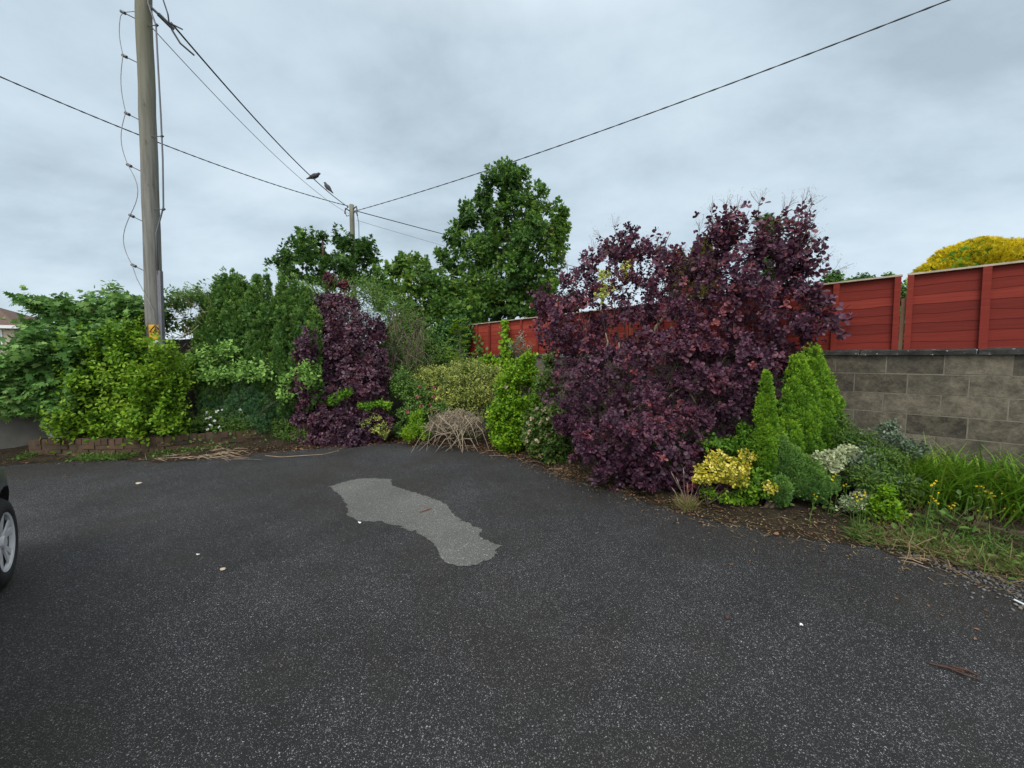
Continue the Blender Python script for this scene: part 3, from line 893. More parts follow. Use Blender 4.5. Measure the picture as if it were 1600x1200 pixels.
rc = root('parked_car', 'dark blue parked car showing front wheel and wing at left edge', 'car', C0)
secs = []   # (u, half-width, z bottom, z belt, z roof, roof half-width)
HW = .88
prof = [(-3.45, .62, .42, .92, .95, .5), (-3.3, .80, .30, .98, 1.1, .6), (-2.9, .87, .24, 1.0, 1.42, .6), (-2.3, .88, .22, .98, 1.5, .62), (-1.4, .88, .22, .95, 1.49, .62), (-.75, .88, .22, .93, 1.25, .62),
        (-.42, .88, .22, .92, .98, .66), (-.1, .875, .22, .90, .96, .66), (.1, .868, .22, .88, .94, .64), (.25, .845, .24, .85, .91, .6), (.4, .795, .26, .79, .86, .54), (.52, .70, .3, .72, .79, .46), (.62, .54, .34, .6, .68, .36), (.68, .36, .40, .54, .58, .25)]
ring = []
for u_, hw, zb_, zbelt, zr, rw in prof:
    half = [(hw * .80, zb_), (hw * .97, zb_ + .04), (hw, zb_ + .22 * (zbelt - zb_) + .02), (hw * 1.0, zb_ + .6 * (zbelt - zb_)), (hw * .985, zbelt - .06), (hw * .955, zbelt), (hw * .6 + rw * .4, zbelt * .65 + zr * .35), (rw, zr - .02), (rw * .6, zr + .015), (0, zr + .025)]
    pts = [cp(u_, HW - a, z) for a, z in half] + [cp(u_, HW + a, z) for a, z in half[-2::-1]]
    ring.append(pts)
V = [p for r in ring for p in r]; kk = len(ring[0])
F = [(i * kk + j, i * kk + (j + 1) % kk, (i + 1) * kk + (j + 1) % kk, (i + 1) * kk + j) for i in range(len(ring) - 1) for j in range(kk)]
F += [tuple(range(kk))[::-1], tuple((len(ring) - 1) * kk + j for j in range(kk))]
body = mesh_obj('body', V, F, M['car_paint'], rc, None, True, C0)
# cut the wheel arches
bmc = bmesh.new(); bmc.from_mesh(body.data); bmesh.ops.recalc_face_normals(bmc, faces=bmc.faces); bmc.to_mesh(body.data); bmc.free()
sub = body.modifiers.new('s', 'SUBSURF'); sub.levels = sub.render_levels = 2
cut = []
for u_ in (0, -2.6):
    for v0, v1 in ((-.15, .3), (2 * HW - .3, 2 * HW + .15)):
        mb = MB(); mb.tube([cp(u_, v0, .33), cp(u_, v1, .335)], .398, 32)
        c = mb.build('arch_cutter', M['black_plastic'], None)
        bmc = bmesh.new(); bmc.from_mesh(c.data); bmesh.ops.recalc_face_normals(bmc, faces=bmc.faces); bmc.to_mesh(c.data); bmc.free()
        m_ = body.modifiers.new('b', 'BOOLEAN'); m_.object = c; m_.operation = 'DIFFERENCE'; m_.solver = 'EXACT'
        cut.append(c)
bpy.context.view_layer.update()
dg = bpy.context.evaluated_depsgraph_get()
me2 = bpy.data.meshes.new_from_object(body.evaluated_get(dg))
body.modifiers.clear(); body.data = me2
for c in cut: bpy.data.objects.remove(c)
M['glass_dark'] = simple_mat('dark car glass', (.012, .015, .018), (.02, .024, .028), 1, .08, .6, .02, .002, False)
body.data.materials.clear(); body.data.materials.append(M['car_paint']); body.data.materials.append(M['black_plastic'])
body.data.materials.append(M['glass_dark'])
# faces of the arch wells become black liner, the glazing dark glass
for pgn in body.data.polygons:
    c = np.array(pgn.center) + C0
    u_ = (c - C0) @ CU; v_ = -((c - C0) @ CN)
    for uu in (0, -2.6):
        if math.hypot(u_ - uu, c[2] - .335) < .40 and (.015 < v_ < 2 * HW - .015): pgn.material_index = 1
body.data.polygons.foreach_set('use_smooth', np.ones(len(body.data.polygons), bool))
def wheel(u_, v0, sgn):
    c = cp(u_, v0, .325)
    ax = CN * sgn
    prof_ = [(.0, .205), (.012, .225), (.012, .26), (.004, .295), (-.02, .318), (-.06, .325), (-.16, .325), (-.2, .31), (-.21, .25), (-.2, .21), (-.1, .2)]
    n = 48; V = []
    for i in range(n):
        a = 2 * PI * i / n
        d = CU * math.cos(a) + UP * math.sin(a)
        V += [c + ax * x + d * r for x, r in prof_]
    m = len(prof_)
    F = [(i * m + j, ((i + 1) % n) * m + j, ((i + 1) % n) * m + (j + 1) % m, i * m + (j + 1) % m) for i in range(n) for j in range(m)]
    wh = mesh_obj('wheel', V, F, M['tyre'], rc, None, True, C0)
    mb = MB()
    mb.tube([c - ax * .06, c - ax * .022], .199, 32)  # black disc added close behind the spokes to darken their gaps
    mb.build('spoke_backing', M['black_plastic'], wh, C0)
    mb = MB()
    for k in range(5):
        a = 2 * PI * k / 5 + .35
        for da in (-.2, .2):
            d = CU * math.cos(a + da) + UP * math.sin(a + da); s = CU * -math.sin(a + da) + UP * math.cos(a + da)
            d0 = CU * math.cos(a) + UP * math.sin(a)
            p0 = c + d0 * .035 - ax * .015; p1 = c + d * .205 - ax * .004
            V = [p0 - s * .013, p0 + s * .013, p1 + s * .021, p1 - s * .021]
            V = V + [q - ax * .010 for q in V]
            mb.add(V, [(0, 1, 2, 3), (7, 6, 5, 4), (0, 4, 5, 1), (1, 5, 6, 2), (2, 6, 7, 3), (3, 7, 4, 0)])
    mb.tube([c - ax * .04, c + ax * .002], .045, 20)
    nn = 48
    V = []
    for i in range(nn):
        a = 2 * PI * i / nn; d = CU * math.cos(a) + UP * math.sin(a)
        V += [c + d * .197 - ax * .1, c + d * .197, c + d * .212 + ax * .006, c + d * .214 - ax * .1]
    mb.add(V, [(i * 4 + j, ((i + 1) % nn) * 4 + j, ((i + 1) % nn) * 4 + (j + 1) % 4, i * 4 + (j + 1) % 4) for i in range(nn) for j in range(4)])
    mb.build('rim', M['alloy'], wh, C0)
for u_ in (0, -2.6):
    wheel(u_, .03, 1); wheel(u_, 2 * HW - .03, -1)
mb = MB()
for s in (0, 1):
    V = []
    for a, z in ((.3, .70), (.46, .66), (.5, .60), (.36, .62)):
        i = np.interp(a, [p[0] for p in prof], [p[1] for p in prof])
        V.append(cp(a, HW - i + .03, z) if s == 0 else cp(a, HW + i - .03, z))
    V += [q - (CN if s == 0 else -CN) * .05 for q in V]
    mb.add(V, [(0, 1, 2, 3), (7, 6, 5, 4), (0, 4, 5, 1), (1, 5, 6, 2), (2, 6, 7, 3), (3, 7, 4, 0)])
    mb.build('headlight', M['lamp'], rc, C0); mb = MB()
for s in (0, 1):
    V = []
    for u2, v2, z2 in ((-.62, .17, 1.0), (-1.0, .22, 1.33), (-2.6, .24, 1.38), (-2.9, .2, 1.02)):
        V.append(cp(u2, v2 if s == 0 else 2 * HW - v2, z2))
    V += [q + (CN if s == 0 else -CN) * .05 for q in V]
    mb = MB(); mb.add(V, [(0, 1, 2, 3), (7, 6, 5, 4), (0, 4, 5, 1), (1, 5, 6, 2), (2, 6, 7, 3), (3, 7, 4, 0)])
    mb.build('side_window', M['glass_dark'], rc, C0)

V = [cp(-.52, .32, 1.07), cp(-1.25, .34, 1.50), cp(-1.25, 2 * HW - .34, 1.50), cp(-.52, 2 * HW - .32, 1.07)]
V += [q - UP * .06 for q in V]
mb = MB(); mb.add(V, [(3, 2, 1, 0), (4, 5, 6, 7), (1, 5, 4, 0), (2, 6, 5, 1), (3, 7, 6, 2), (0, 4, 7, 3)]); mb.build('windscreen', M['glass_dark'], rc, C0)

# ---------------------------------------------------------------- brick planter edge, rock, kerb
rng = np.random.default_rng(21)
path = np.array([gp(46, 716), gp(110, 716), gp(180, 716), gp(250, 712), gp(320, 705), gp(380, 699), gp(434, 694)])
path = resample(path, 200)
dl = np.r_[0, np.cumsum(np.linalg.norm(np.diff(path, axis=0), axis=1))]
def on_path(s):
    p = np.array([np.interp(s, dl, path[:, i]) for i in range(3)])
    q = np.array([np.interp(s + .02, dl, path[:, i]) for i in range(3)]) - np.array([np.interp(s - .02, dl, path[:, i]) for i in range(3)])
    q = q / np.linalg.norm(q); nn = np.array((q[1], -q[0], 0)); nn = nn if nn[1] < 0 else -nn
    return p, q, nn
rb = root('brick_planter', 'low curved mossy brick planter edge in front of the left shrubs', 'planter edge', path[100])
mb = MB()
Ltot = dl[-1]
for row in range(4):
    if row < 3:
        bl, bh, z = .215, .065, .0375 + row * .075
    else:
        bl, bh, z = .065 * 1.6, .10, .225 + .053
    s = (.11 if row % 2 else 0)
    while s + bl < Ltot:
        p, q, nn = on_path(s + bl / 2)
        mb.box(p + (0, 0, z + rng.normal() * .006) + nn * (.003 + rng.normal() * .006) - nn * .05, q * (bl / 2 - .004), nn * .05, np.array((0, 0, bh / 2 - .001)), float(np.clip(rng.normal(.5, .25), 0, 1)))
        s += bl + (.01 if row < 3 else .008)
mb.build('bricks', M['brick'], rb, path[100])
mb = MB()
for i in range(0, 198, 3):
    p, q, nn = on_path(dl[min(i + 1, 199)])
    L = dl[min(i + 3, 199)] - dl[i]
    mb.box(p - nn * .052 + (0, 0, .155), q * (L / 2 + .0), nn * .042, np.array((0, 0, .155 + .0006 * (i % 2))))
mb.build('mortar_core', M['brick_mortar'], rb, path[100])

def stone(rng, c, r, mat, name, flat=.6):
    bm = bmesh.new(); bmesh.ops.create_icosphere(bm, subdivisions=3, radius=1)
    f = Fld(rng, 8, .8)
    V = np.array([v.co for v in bm.verts]); V = V * (1 + .25 * f(V))[:, None] * (r, r * .8, r * flat)
    Fc = [tuple(v.index for v in fc.verts) for fc in bm.faces]; bm.free()
    return mesh_obj(name, V + c, Fc, mat, None, None, True, c)
tag(stone(rng, at(102, 682, 6.75), .26, M['rock'], 'rock', .65), 'pale grey rock lying at left end of the brick planter', 'rock')

# low earth-stained edging under the long grass
mb = MB()
ka, kb = gp(1425, 822, 0), gp(1660, 880, 0)
kd = nrm(kb - ka); kn = np.array((kd[1], -kd[0], 0)); kn = kn if kn[1] < 0 else -kn
L = np.linalg.norm(kb - ka); n = 9
for i in range(n):
    a = L * i / n; b = L * (i + 1) / n
    mb.box(ka + kd * (a + b) / 2 + (0, 0, .085 + rng.normal() * .006) + kn * rng.normal() * .008, kd * (L / n / 2 - .006), kn * .06, np.array((0, 0, .10)), rng.random())
M['edging'] = simple_mat('soil stained edging block', (.035, .026, .018), (.10, .08, .058), 10, .95, .1, .7, .008)
tag(mb.build('bed_edging', M['edging'], None, ka), 'low brown edging blocks beneath the long grass at right', 'edging')

# ================================================================ PLANTS
def foot(px, Y, z=None):
    p = at(px, 562, Y); p[2] = 0.05 if z is None else z
    return p

def add_tufts(rng, C, R, n, r):
    """small outlying clumps that break the outline"""
    A = R[:, 0] * R[:, 2]; i = rng.choice(len(C), n, p=A / A.sum())
    d = nrm(rng.normal(size=(n, 3)) + (0, -.25, .45))
    c = C[i] + R[i] * d * rng.uniform(.92, 1.12, (n, 1))
    rr = r * rng.uniform(.6, 1.4, (n, 1)) * np.array((1, 1, 1.15))
    return np.vstack([C, c]), np.vstack([R, rr])

def shrub(label, cat, base, L, mat, n, tmpl, k, size, mode='shoots', seed=0, name='shrub', stem=('stems', 'bark', .02, None), group=None, fill=None, **kw):
    """one shrub or tree: an Empty at its foot, a foliage mesh and a mesh of stems"""
    rng = np.random.default_rng(seed)
    C, R = px_lobes(L)
    r = root(name, label, cat, base, group)
    tk = {q: kw.pop(q) for q in list(kw) if q in ('shell', 'lump', 'lf', 'gap', 'gf', 'back', 'zmin', 'inner', 'keep_in', 'yclip')}
    nt_ = kw.pop('tufts', 0); tr_ = kw.pop('tuft_r', .16); clear = kw.pop('clear', None)
    C0_ = C
    if nt_: C, R = add_tufts(rng, C, R, nt_, tr_)
    P, Nn = tips(rng, C, R, n, **tk)
    C, R = C[:len(C0_)], R[:len(C0_)]
    if clear is not None:
        for c_, r_c in (clear if isinstance(clear, list) else [clear]):
            ok_ = np.linalg.norm(P - c_, axis=1) > r_c; P, Nn = P[ok_], Nn[ok_]
    lv = Leaves()
    tf = Fld(rng, 10, 1.2)
    kw.setdefault('tint0', .45)
    t0 = kw.pop('tint0') + .16 * tf(P) if len(P) else .5
    if mode == 'rosettes': rosettes(rng, lv, P, Nn, tmpl, k, size, tint0=t0, **kw)
    elif mode == 'shoots': shoots(rng, lv, P, Nn, tmpl, k, size, tint0=t0, **kw)
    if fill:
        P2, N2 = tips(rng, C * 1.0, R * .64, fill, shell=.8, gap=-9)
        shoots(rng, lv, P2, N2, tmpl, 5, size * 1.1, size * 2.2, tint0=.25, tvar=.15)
    lv.build('crown' if name == 'tree' else 'foliage', M[mat], r, base)
    if stem:
        sn, sm, sr, tg = stem
        idx = range(len(C)) if tg is None else tg
        limbs(rng, base, [C[i] - np.array((0, 0, R[i][2] * .2)) for i in idx], sr, sn, M[sm], r, base)
    return r, C, R, P, Nn, rng

# in front of walls only
def before_wall(P): return ((P - W0) @ WN > .03) | (P[:, 2] > 1.85)
def before_back(P): return ((P - CORNER) @ BN > .05) | (P[:, 2] > 2.2)

# ---- the big purple smoke bush
def airy_top(P):
    g = np.random.default_rng(9)
    return before_wall(P) & (g.random(len(P)) < np.interp(P[:, 2], [2.5, 3.0], [1, .42]))
BIG = [(965, 690, 5.0, 75, 60, .5), (1040, 690, 4.75, 85, 70, .5), (925, 605, 5.5, 70, 75, .5), (1010, 600, 5.1, 100, 85, .55), (1105, 620, 4.8, 85, 85, .5),
       (898, 515, 5.8, 62, 52, .5), (862, 478, 5.9, 32, 26, .3), (985, 480, 5.5, 85, 70, .5), (1080, 470, 5.2, 80, 60, .5), (1165, 500, 4.9, 85, 75, .5), (1240, 490, 4.6, 46, 60, .4),
       (1175, 415, 5.0, 65, 55, .4), (975, 410, 5.5, 60, 38, .4), (1100, 745, 4.5, 45, 28, .35), (970, 738, 4.8, 52, 24, .3), (898, 640, 5.5, 28, 50, .35), (1020, 740, 4.65, 50, 26, .35),
       (1160, 580, 4.6, 60, 60, .45), (1225, 560, 4.72, 45, 42, .2), (955, 555, 5.55, 75, 45, .45), (925, 440, 5.6, 46, 34, .4), (1030, 430, 5.35, 58, 36, .4), (1090, 430, 5.2, 45, 32, .35), (1130, 400, 5.1, 30, 40, .3), (1222, 430, 4.8, 36, 38, .35), (1060, 560, 5.1, 70, 50, .4), (1170, 640, 4.75, 40, 40, .25), (940, 660, 5.3, 60, 50, .4), (1130, 762, 4.35, 62, 20, .2), (905, 462, 5.75, 58, 42, .4), (960, 450, 5.55, 50, 32, .35), (1010, 455, 5.45, 50, 32, .35), (1000, 650, 4.7, 60, 50, .35), (1060, 660, 4.6, 50, 40, .3)]
base = gp(1060, 735, .1)
base = np.array((1.75, 5.0, .06))
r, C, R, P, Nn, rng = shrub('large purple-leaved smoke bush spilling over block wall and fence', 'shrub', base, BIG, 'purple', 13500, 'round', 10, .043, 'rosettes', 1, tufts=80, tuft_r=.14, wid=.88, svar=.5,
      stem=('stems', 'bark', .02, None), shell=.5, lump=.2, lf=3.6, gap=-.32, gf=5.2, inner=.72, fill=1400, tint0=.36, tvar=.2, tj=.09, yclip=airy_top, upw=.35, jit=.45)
# loose airy shoots over the top
lv = Leaves(); mb = MB(); pl = Leaves()
shoots_px = [(1110, 330), (1130, 335), (1150, 322), (1172, 330), (1190, 318), (1208, 332), (1225, 325), (1245, 335), (1255, 318), (1262, 345), (1262, 375), (1240, 360), (1215, 350), (1165, 350), (1135, 355),
             (1120, 372), (1150, 375), (1185, 360), (1205, 375), (1230, 385), (1275, 410), (1290, 408), (1298, 425), (1265, 425), (1250, 410), (1235, 400), (1280, 440), (940, 372), (955, 362), (968, 375), (985, 375), (1000, 380), (1010, 390), (1028, 385),
             (1035, 400), (1050, 405), (925, 392), (910, 405), (1060, 395), (880, 430), (895, 420), (1320, 495), (1325, 500), (1310, 480), (1315, 515), (850, 470), (842, 455), (1085, 385), (1070, 420), (1290, 470), (870, 540), (862, 520), (855, 535)]
gsh = np.random.default_rng(12)
shoots_px += [(gsh.uniform(1095, 1275), gsh.uniform(315, 400)) for _ in range(30)] + [(gsh.uniform(905, 1075), gsh.uniform(362, 400)) for _ in range(16)] + [(gsh.uniform(838, 870), gsh.uniform(450, 560)) for _ in range(8)]
for i, (px, py) in enumerate(shoots_px):
    Y = np.interp(px, [850, 1000, 1150, 1320], [5.9, 5.5, 5.0, 4.45]) + rng.normal() * .15
    tip = at(px + rng.normal() * 4, py + rng.normal() * 4, Y)
    j = np.argmin(np.linalg.norm((C - tip) / (1, 1, 1.3), axis=1))
    a = C[j] + (tip - C[j]) * .2
    mid = (a + tip) / 2 + rng.normal(size=3) * .06
    s = np.linspace(0, 1, 7)[:, None]
    pts = (1 - s) ** 2 * a + 2 * s * (1 - s) * mid + s ** 2 * tip
    mb.tube(pts, np.linspace(.008, .003, 7), 5, .4)
    nn = nrm((tip - a)[None])[0]
    m = 8
    f = np.linspace(.35, 1, m)
    Q = a * (1 - f[:, None]) + tip * f[:, None] + rng.normal(size=(m, 3)) * .045 + (mid - (a + tip) / 2) * (4 * f * (1 - f))[:, None] * .5
    rosettes(rng, lv, Q, np.tile(nn, (m, 1)) + rng.normal(size=(m, 3)) * .5, 'round', 5, .058, tint0=.5, tvar=.15)
    if py < 440 and i % 2 == 0:
        for q in range(7):
            d = nrm(nn + rng.normal(size=3) * .45 + (0, 0, .3)); L = rng.uniform(.08, .2)
            mb.tube([tip, tip + d * L * .5, tip + d * L + rng.normal(size=3) * .02], .0016, 4, .3)
            e2 = tip + d * L + rng.normal(size=(5, 3)) * .03
            pl.add('needle', e2, rng.normal(size=(5, 3)), rng.normal(size=(5, 3)), .035, rng.random(5), .5)
lv.build('foliage', M['purple'], r, base); mb.build('airy_shoots', M['bark'], r, base)['kind'] = 'stuff'; pl.build('seed_plumes', M['plume'], r, base)['kind'] = 'stuff'
# bare pale branches that show in the gaps
for a, m, b, rr in (((1010, 545), (1025, 510), (1048, 478), .018), ((1030, 500), (1040, 490), (1038, 472), .009), ((965, 565), (968, 550), (967, 535), .008), ((945, 548), (950, 535), (946, 520), .007),
                    ((1078, 614), (1087, 630), (1098, 655), .008), ((1003, 665), (1010, 685), (1015, 705), .009), ((1045, 620), (1055, 612), (1075, 600), .007), ((1060, 480), (1110, 480), (1140, 478), .006)):
    Y = 4.95 if a[1] > 590 else 5.25
    mb = MB(); mb.tube([at(*a, Y - .05), at(*m, Y - .08), at(*b, Y - .05)], rr, 6, .8)
    mb.build('branch', M['pale_twig'], r, base)

# ---- the darker purple bush further back
base = np.array((-3.3, 8.2, .06))
PL2 = [(528, 505, 8.25, 46, 42, .5), (503, 565, 8.05, 45, 55, .5), (553, 575, 8.05, 45, 60, .5), (528, 625, 7.95, 70, 50, .5), (483, 660, 7.60, 42, 30, .35), (538, 665, 7.55, 50, 30, .35), (531, 479, 8.35, 28, 18, .3), (578, 625, 7.85, 28, 45, .35), (463, 615, 7.95, 25, 40, .3), (593, 670, 7.65, 25, 25, .25), (513, 687, 7.35, 60, 14, .2), (480, 550, 7.50, 18, 40, .25), (477, 605, 7.40, 20, 40, .22), (583, 565, 8.15, 28, 50, .35), (588, 515, 8.35, 14, 25, .25)]
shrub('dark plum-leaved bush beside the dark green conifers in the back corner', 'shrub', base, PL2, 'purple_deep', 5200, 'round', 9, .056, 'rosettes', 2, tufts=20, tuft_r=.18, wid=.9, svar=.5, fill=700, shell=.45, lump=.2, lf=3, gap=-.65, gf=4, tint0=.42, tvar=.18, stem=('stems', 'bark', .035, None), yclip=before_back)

# ---- left hedge of big lobed leaves
base = np.array((-8.0, 7.2, .1))
LB = [(60, 590, 6.45, 78, 55, .35), (10, 610, 6.35, 60, 42, .35), (110, 520, 7.0, 72, 42, .5), (165, 490, 7.3, 60, 32, .5), (95, 484, 7.3, 44, 24, .5), (205, 478, 7.4, 32, 22, .4), (105, 565, 6.7, 45, 50, .35), (-60, 590, 6.3, 75, 50, .4), (190, 525, 7.2, 45, 42, .4), (-140, 600, 6.1, 70, 60, .5), (70, 535, 6.7, 42, 35, .4), (55, 510, 7.0, 20, 14, .3), (35, 565, 6.5, 40, 22, .35), (90, 630, 6.4, 45, 22, .25)]
shrub('sprawling hedge of pale lobed leaves hanging over the far left wall', 'hedge', base, LB, 'lobed', 3800, 'palm', 7, .115, 'shoots', 3, tufts=40, tuft_r=.24, clear=[(at(2, 508, 6.4), .5), (at(2, 508, 7.0), .5), (at(-40, 508, 6.2), .5)], name='hedge', length=.3, gap=-.62, lump=.2, gf=3, shell=.4, tint0=.45, tvar=.2, flat=.9, droop=.35, fill=500, stem=('stems', 'bark', .035, None))

# ---- fresh green rounded shrub
base = np.array((-6.75, 6.8, .1))
HZ = [(195, 595, 6.75, 82, 62, .5), (150, 625, 6.65, 58, 52, .4), (245, 625, 6.75, 55, 52, .4), (195, 650, 6.6, 88, 34, .35), (200, 548, 6.8, 55, 38, .4), (135, 580, 6.85, 48, 40, .4), (265, 595, 6.9, 42, 40, .4), (235, 565, 6.85, 45, 35, .4), (165, 540, 6.85, 30, 24, .3)]
shrub('rounded fresh green oval-leaved shrub in front of the near pole', 'shrub', base, HZ, 'hazel', 4200, 'ovate', 7, .084, 'shoots', 4, tufts=32, tuft_r=.18, clear=(at(240, 508, 6.8), .34), gf=3.6, length=.36, gap=-.6, lump=.2, lf=3, shell=.4, tint0=.55, tvar=.16, upw=.75, flat=.8, fill=600, tipt=.25, stem=('stems', 'bark', .022, None), jit=.35)

# ---- climber and bare twigs right of the pole
base = np.array((-6.3, 7.9, .3))
CLM = [(275, 470, 7.7, 28, 20, .3), (300, 460, 7.8, 28, 16, .3), (262, 500, 7.7, 14, 25, .25), (320, 450, 7.9, 25, 14, .3), (285, 505, 7.75, 30, 14, .25)]
r, C, R, P, Nn, rng = shrub('thin climber with bare twigs on the wall right of the pole', 'climber', base, CLM, 'privet', 330, 'ovate', 6, .085, 'shoots', 5, name='climber', length=.3, gap=-.5, droop=.2, stem=('stems', 'bark', .014, None), tint0=.4)
mb = MB()
for i in range(60):
    a = at(rng.uniform(255, 330), rng.uniform(470, 540), 7.6 + rng.normal() * .1); d = rng.normal(size=3) * .18
    mb.tube([a, a + d * .5 + rng.normal(size=3) * .05, a + d], [.007, .005, .003], 4, rng.random())
mb.build('twigs', M['pale_twig'], r, base)

# ---- conifers built of upright flames
def conifer(label, base, flames, mat, n, size, seed, name='conifer', tint0=.45, core=True, bf=17, ba=.12, slim=1.0, knob=None, up=.9, outw=.7, stem=True, group=None, zt=.15, cat='conifer'):
    """flames: (px, py_top, py_bottom, depth, half width px, depth radius m)"""
    rng = np.random.default_rng(seed)
    r = root(name, label, cat, base, group)
    lv = Leaves()
    area = np.array([(b - t) * hw * Y * Y for _, t, b, Y, hw, _ in flames]); area = area / area.sum()
    lf = Fld(rng, 12, 3.2); lf2 = Fld(rng, 14, bf)
    for (px, t, b, Y, hw, rd), ar in zip(flames, area):
        m = int(n * ar)
        if knob: m = max(6, m // knob[1])
        top, bot = at(px, t, Y), at(px, b, Y)
        w = hw * Y / FPX * slim; rd = rd * slim
        s = rng.random(m) ** .8                       # 0 top .. 1 bottom
        prof = np.minimum(1, (s / .5 + .02)) ** .5 * np.sqrt(np.clip(1 - ((s - .6) / .42).clip(0) ** 2, .05, 1))
        a = rng.uniform(0, 2 * PI, m); fl = (np.sin(a) > .2) & (rng.random(m) > .5); a[fl] *= -1
        ax = top * (1 - s[:, None]) + bot * s[:, None]
        nn = np.stack([np.cos(a), np.sin(a), np.full(m, .25) + .6 * (s < .12)], 1)
        rad = prof * (1 - .22 * rng.random(m) ** 2)
        if knob: rad = rad * rng.uniform(.9, 1.1, m)
        q = ax + np.stack([np.cos(a) * w * rad, np.sin(a) * rd * rad, np.zeros(m)], 1)
        k = 1 + .14 * lf(q) + ba * lf2(q)
        q = ax + (q - ax) * k[:, None]
        if knob:
            kr, kp = knob
            K = np.repeat(q, kp, 0); KN = np.repeat(nrm(nn), kp, 0); ks = np.repeat(s, kp); kt = np.repeat(rng.normal(size=m) * .1, kp)
            uu = nrm(rng.normal(size=K.shape) + KN * .7 + np.array((0, 0, .25)))
            sz = np.repeat(rng.uniform(.5, 1.5, m), kp)[:, None]
            Q = K + uu * kr * sz * rng.uniform(.55, 1.1, (len(K), 1)) * np.array((1, 1, 1.35))
            D = nrm(uu * .8 + KN * .3 + np.array((0, 0, .75)) + rng.normal(size=Q.shape) * .25)
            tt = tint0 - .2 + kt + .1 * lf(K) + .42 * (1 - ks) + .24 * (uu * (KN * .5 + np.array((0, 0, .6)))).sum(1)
            lv.add('frond', Q - D * size * .4, D, rng.normal(size=Q.shape) + KN * .6, size * np.clip(1 + .3 * rng.normal(size=len(Q)), .4, 1.8), tt + rng.normal(size=len(Q)) * .08, 1.2)
            m = m * kp
            q, nn, s = q[:0], nn[:0], s[:0]
        ok = lf2(q) > -1.2
        q, nn = q[ok], nrm(nn[ok])
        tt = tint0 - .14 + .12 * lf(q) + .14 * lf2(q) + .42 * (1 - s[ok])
        D = nrm(nn * outw + np.array((0, 0, up)) + rng.normal(size=q.shape) * .3)
        lv.add('frond', q - D * size * .5, D, rng.normal(size=q.shape) + nn * .6, size * np.clip(1 + .3 * rng.normal(size=len(q)), .4, 1.8), tt + rng.normal(size=len(q)) * .09, 1.25)
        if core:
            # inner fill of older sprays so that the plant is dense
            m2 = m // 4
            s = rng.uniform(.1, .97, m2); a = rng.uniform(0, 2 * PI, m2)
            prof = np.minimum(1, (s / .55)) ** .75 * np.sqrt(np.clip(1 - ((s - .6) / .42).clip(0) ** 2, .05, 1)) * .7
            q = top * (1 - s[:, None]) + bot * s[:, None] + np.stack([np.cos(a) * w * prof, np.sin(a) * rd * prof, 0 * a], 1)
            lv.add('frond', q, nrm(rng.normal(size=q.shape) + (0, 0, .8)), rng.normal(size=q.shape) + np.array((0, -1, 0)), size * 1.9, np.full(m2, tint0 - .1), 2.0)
    lv.build('foliage', M[mat], r, base)
    if stem:
        limbs(rng, base, [at(f[0], f[1] * .35 + f[2] * .65, f[3]) for f in flames], .03, 'stems', M['bark'], r, base, wob=.05)
    return r
rngc = np.random.default_rng(77)
def flock(x0, x1, ytop, ybot, Y, n, hw, h, seed, rd=.18):
    g = np.random.default_rng(seed); out = []
    for i in range(n):
        x = x0 + (x1 - x0) * (i + .5) / n + g.normal() * 5
        f = (x - x0) / (x1 - x0) * 2 - 1
        t = ytop + 28 * abs(f) ** 1.6 + g.uniform(0, 1) ** 1.5 * (ybot - ytop) * .6
        hh = h * g.uniform(.7, 1.25)
        front = (t - ytop) / (ybot - ytop)
        out.append((x, t, min(t + hh, ybot), Y - .75 * front + g.normal() * .06, hw * g.uniform(.75, 1.25), rd))
    return out
base = np.array((-5.6, 8.0, .1))
FL = [(358, 445, 640, 8.0, 34, .35), (335, 465, 640, 7.95, 26, .3), (385, 462, 640, 7.95, 28, .3)] + flock(312, 410, 424, 640, 7.85, 44, 12, 80, 4, .13)
FL += [(352, 421, 500, 7.9, 10, .12), (367, 420, 500, 7.9, 10, .12), (340, 434, 520, 7.8, 12, .13), (384, 434, 520, 7.85, 12, .13), (322, 455, 560, 7.8, 13, .14)]
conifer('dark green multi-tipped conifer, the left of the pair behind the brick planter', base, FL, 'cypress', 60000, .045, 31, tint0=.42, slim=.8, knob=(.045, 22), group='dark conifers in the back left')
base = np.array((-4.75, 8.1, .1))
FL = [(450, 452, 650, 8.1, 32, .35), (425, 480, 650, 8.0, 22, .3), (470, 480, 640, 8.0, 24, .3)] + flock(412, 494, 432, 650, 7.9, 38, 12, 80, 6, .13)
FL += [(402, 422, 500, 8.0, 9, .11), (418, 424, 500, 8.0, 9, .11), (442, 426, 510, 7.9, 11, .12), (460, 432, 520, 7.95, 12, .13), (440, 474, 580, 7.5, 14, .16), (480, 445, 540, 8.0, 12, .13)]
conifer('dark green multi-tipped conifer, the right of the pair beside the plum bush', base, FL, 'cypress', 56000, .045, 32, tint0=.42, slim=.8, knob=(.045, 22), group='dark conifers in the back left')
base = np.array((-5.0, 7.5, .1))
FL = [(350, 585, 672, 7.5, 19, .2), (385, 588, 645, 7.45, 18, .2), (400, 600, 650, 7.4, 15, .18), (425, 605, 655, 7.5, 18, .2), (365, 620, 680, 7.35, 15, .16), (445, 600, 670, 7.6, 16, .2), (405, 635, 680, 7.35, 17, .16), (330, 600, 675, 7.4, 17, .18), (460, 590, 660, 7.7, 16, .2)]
conifer('low blue-green rounded conifer under the dark conifers', base, FL, 'blue_conifer', 22000, .035, 33, up=.5, knob=(.045, 26))

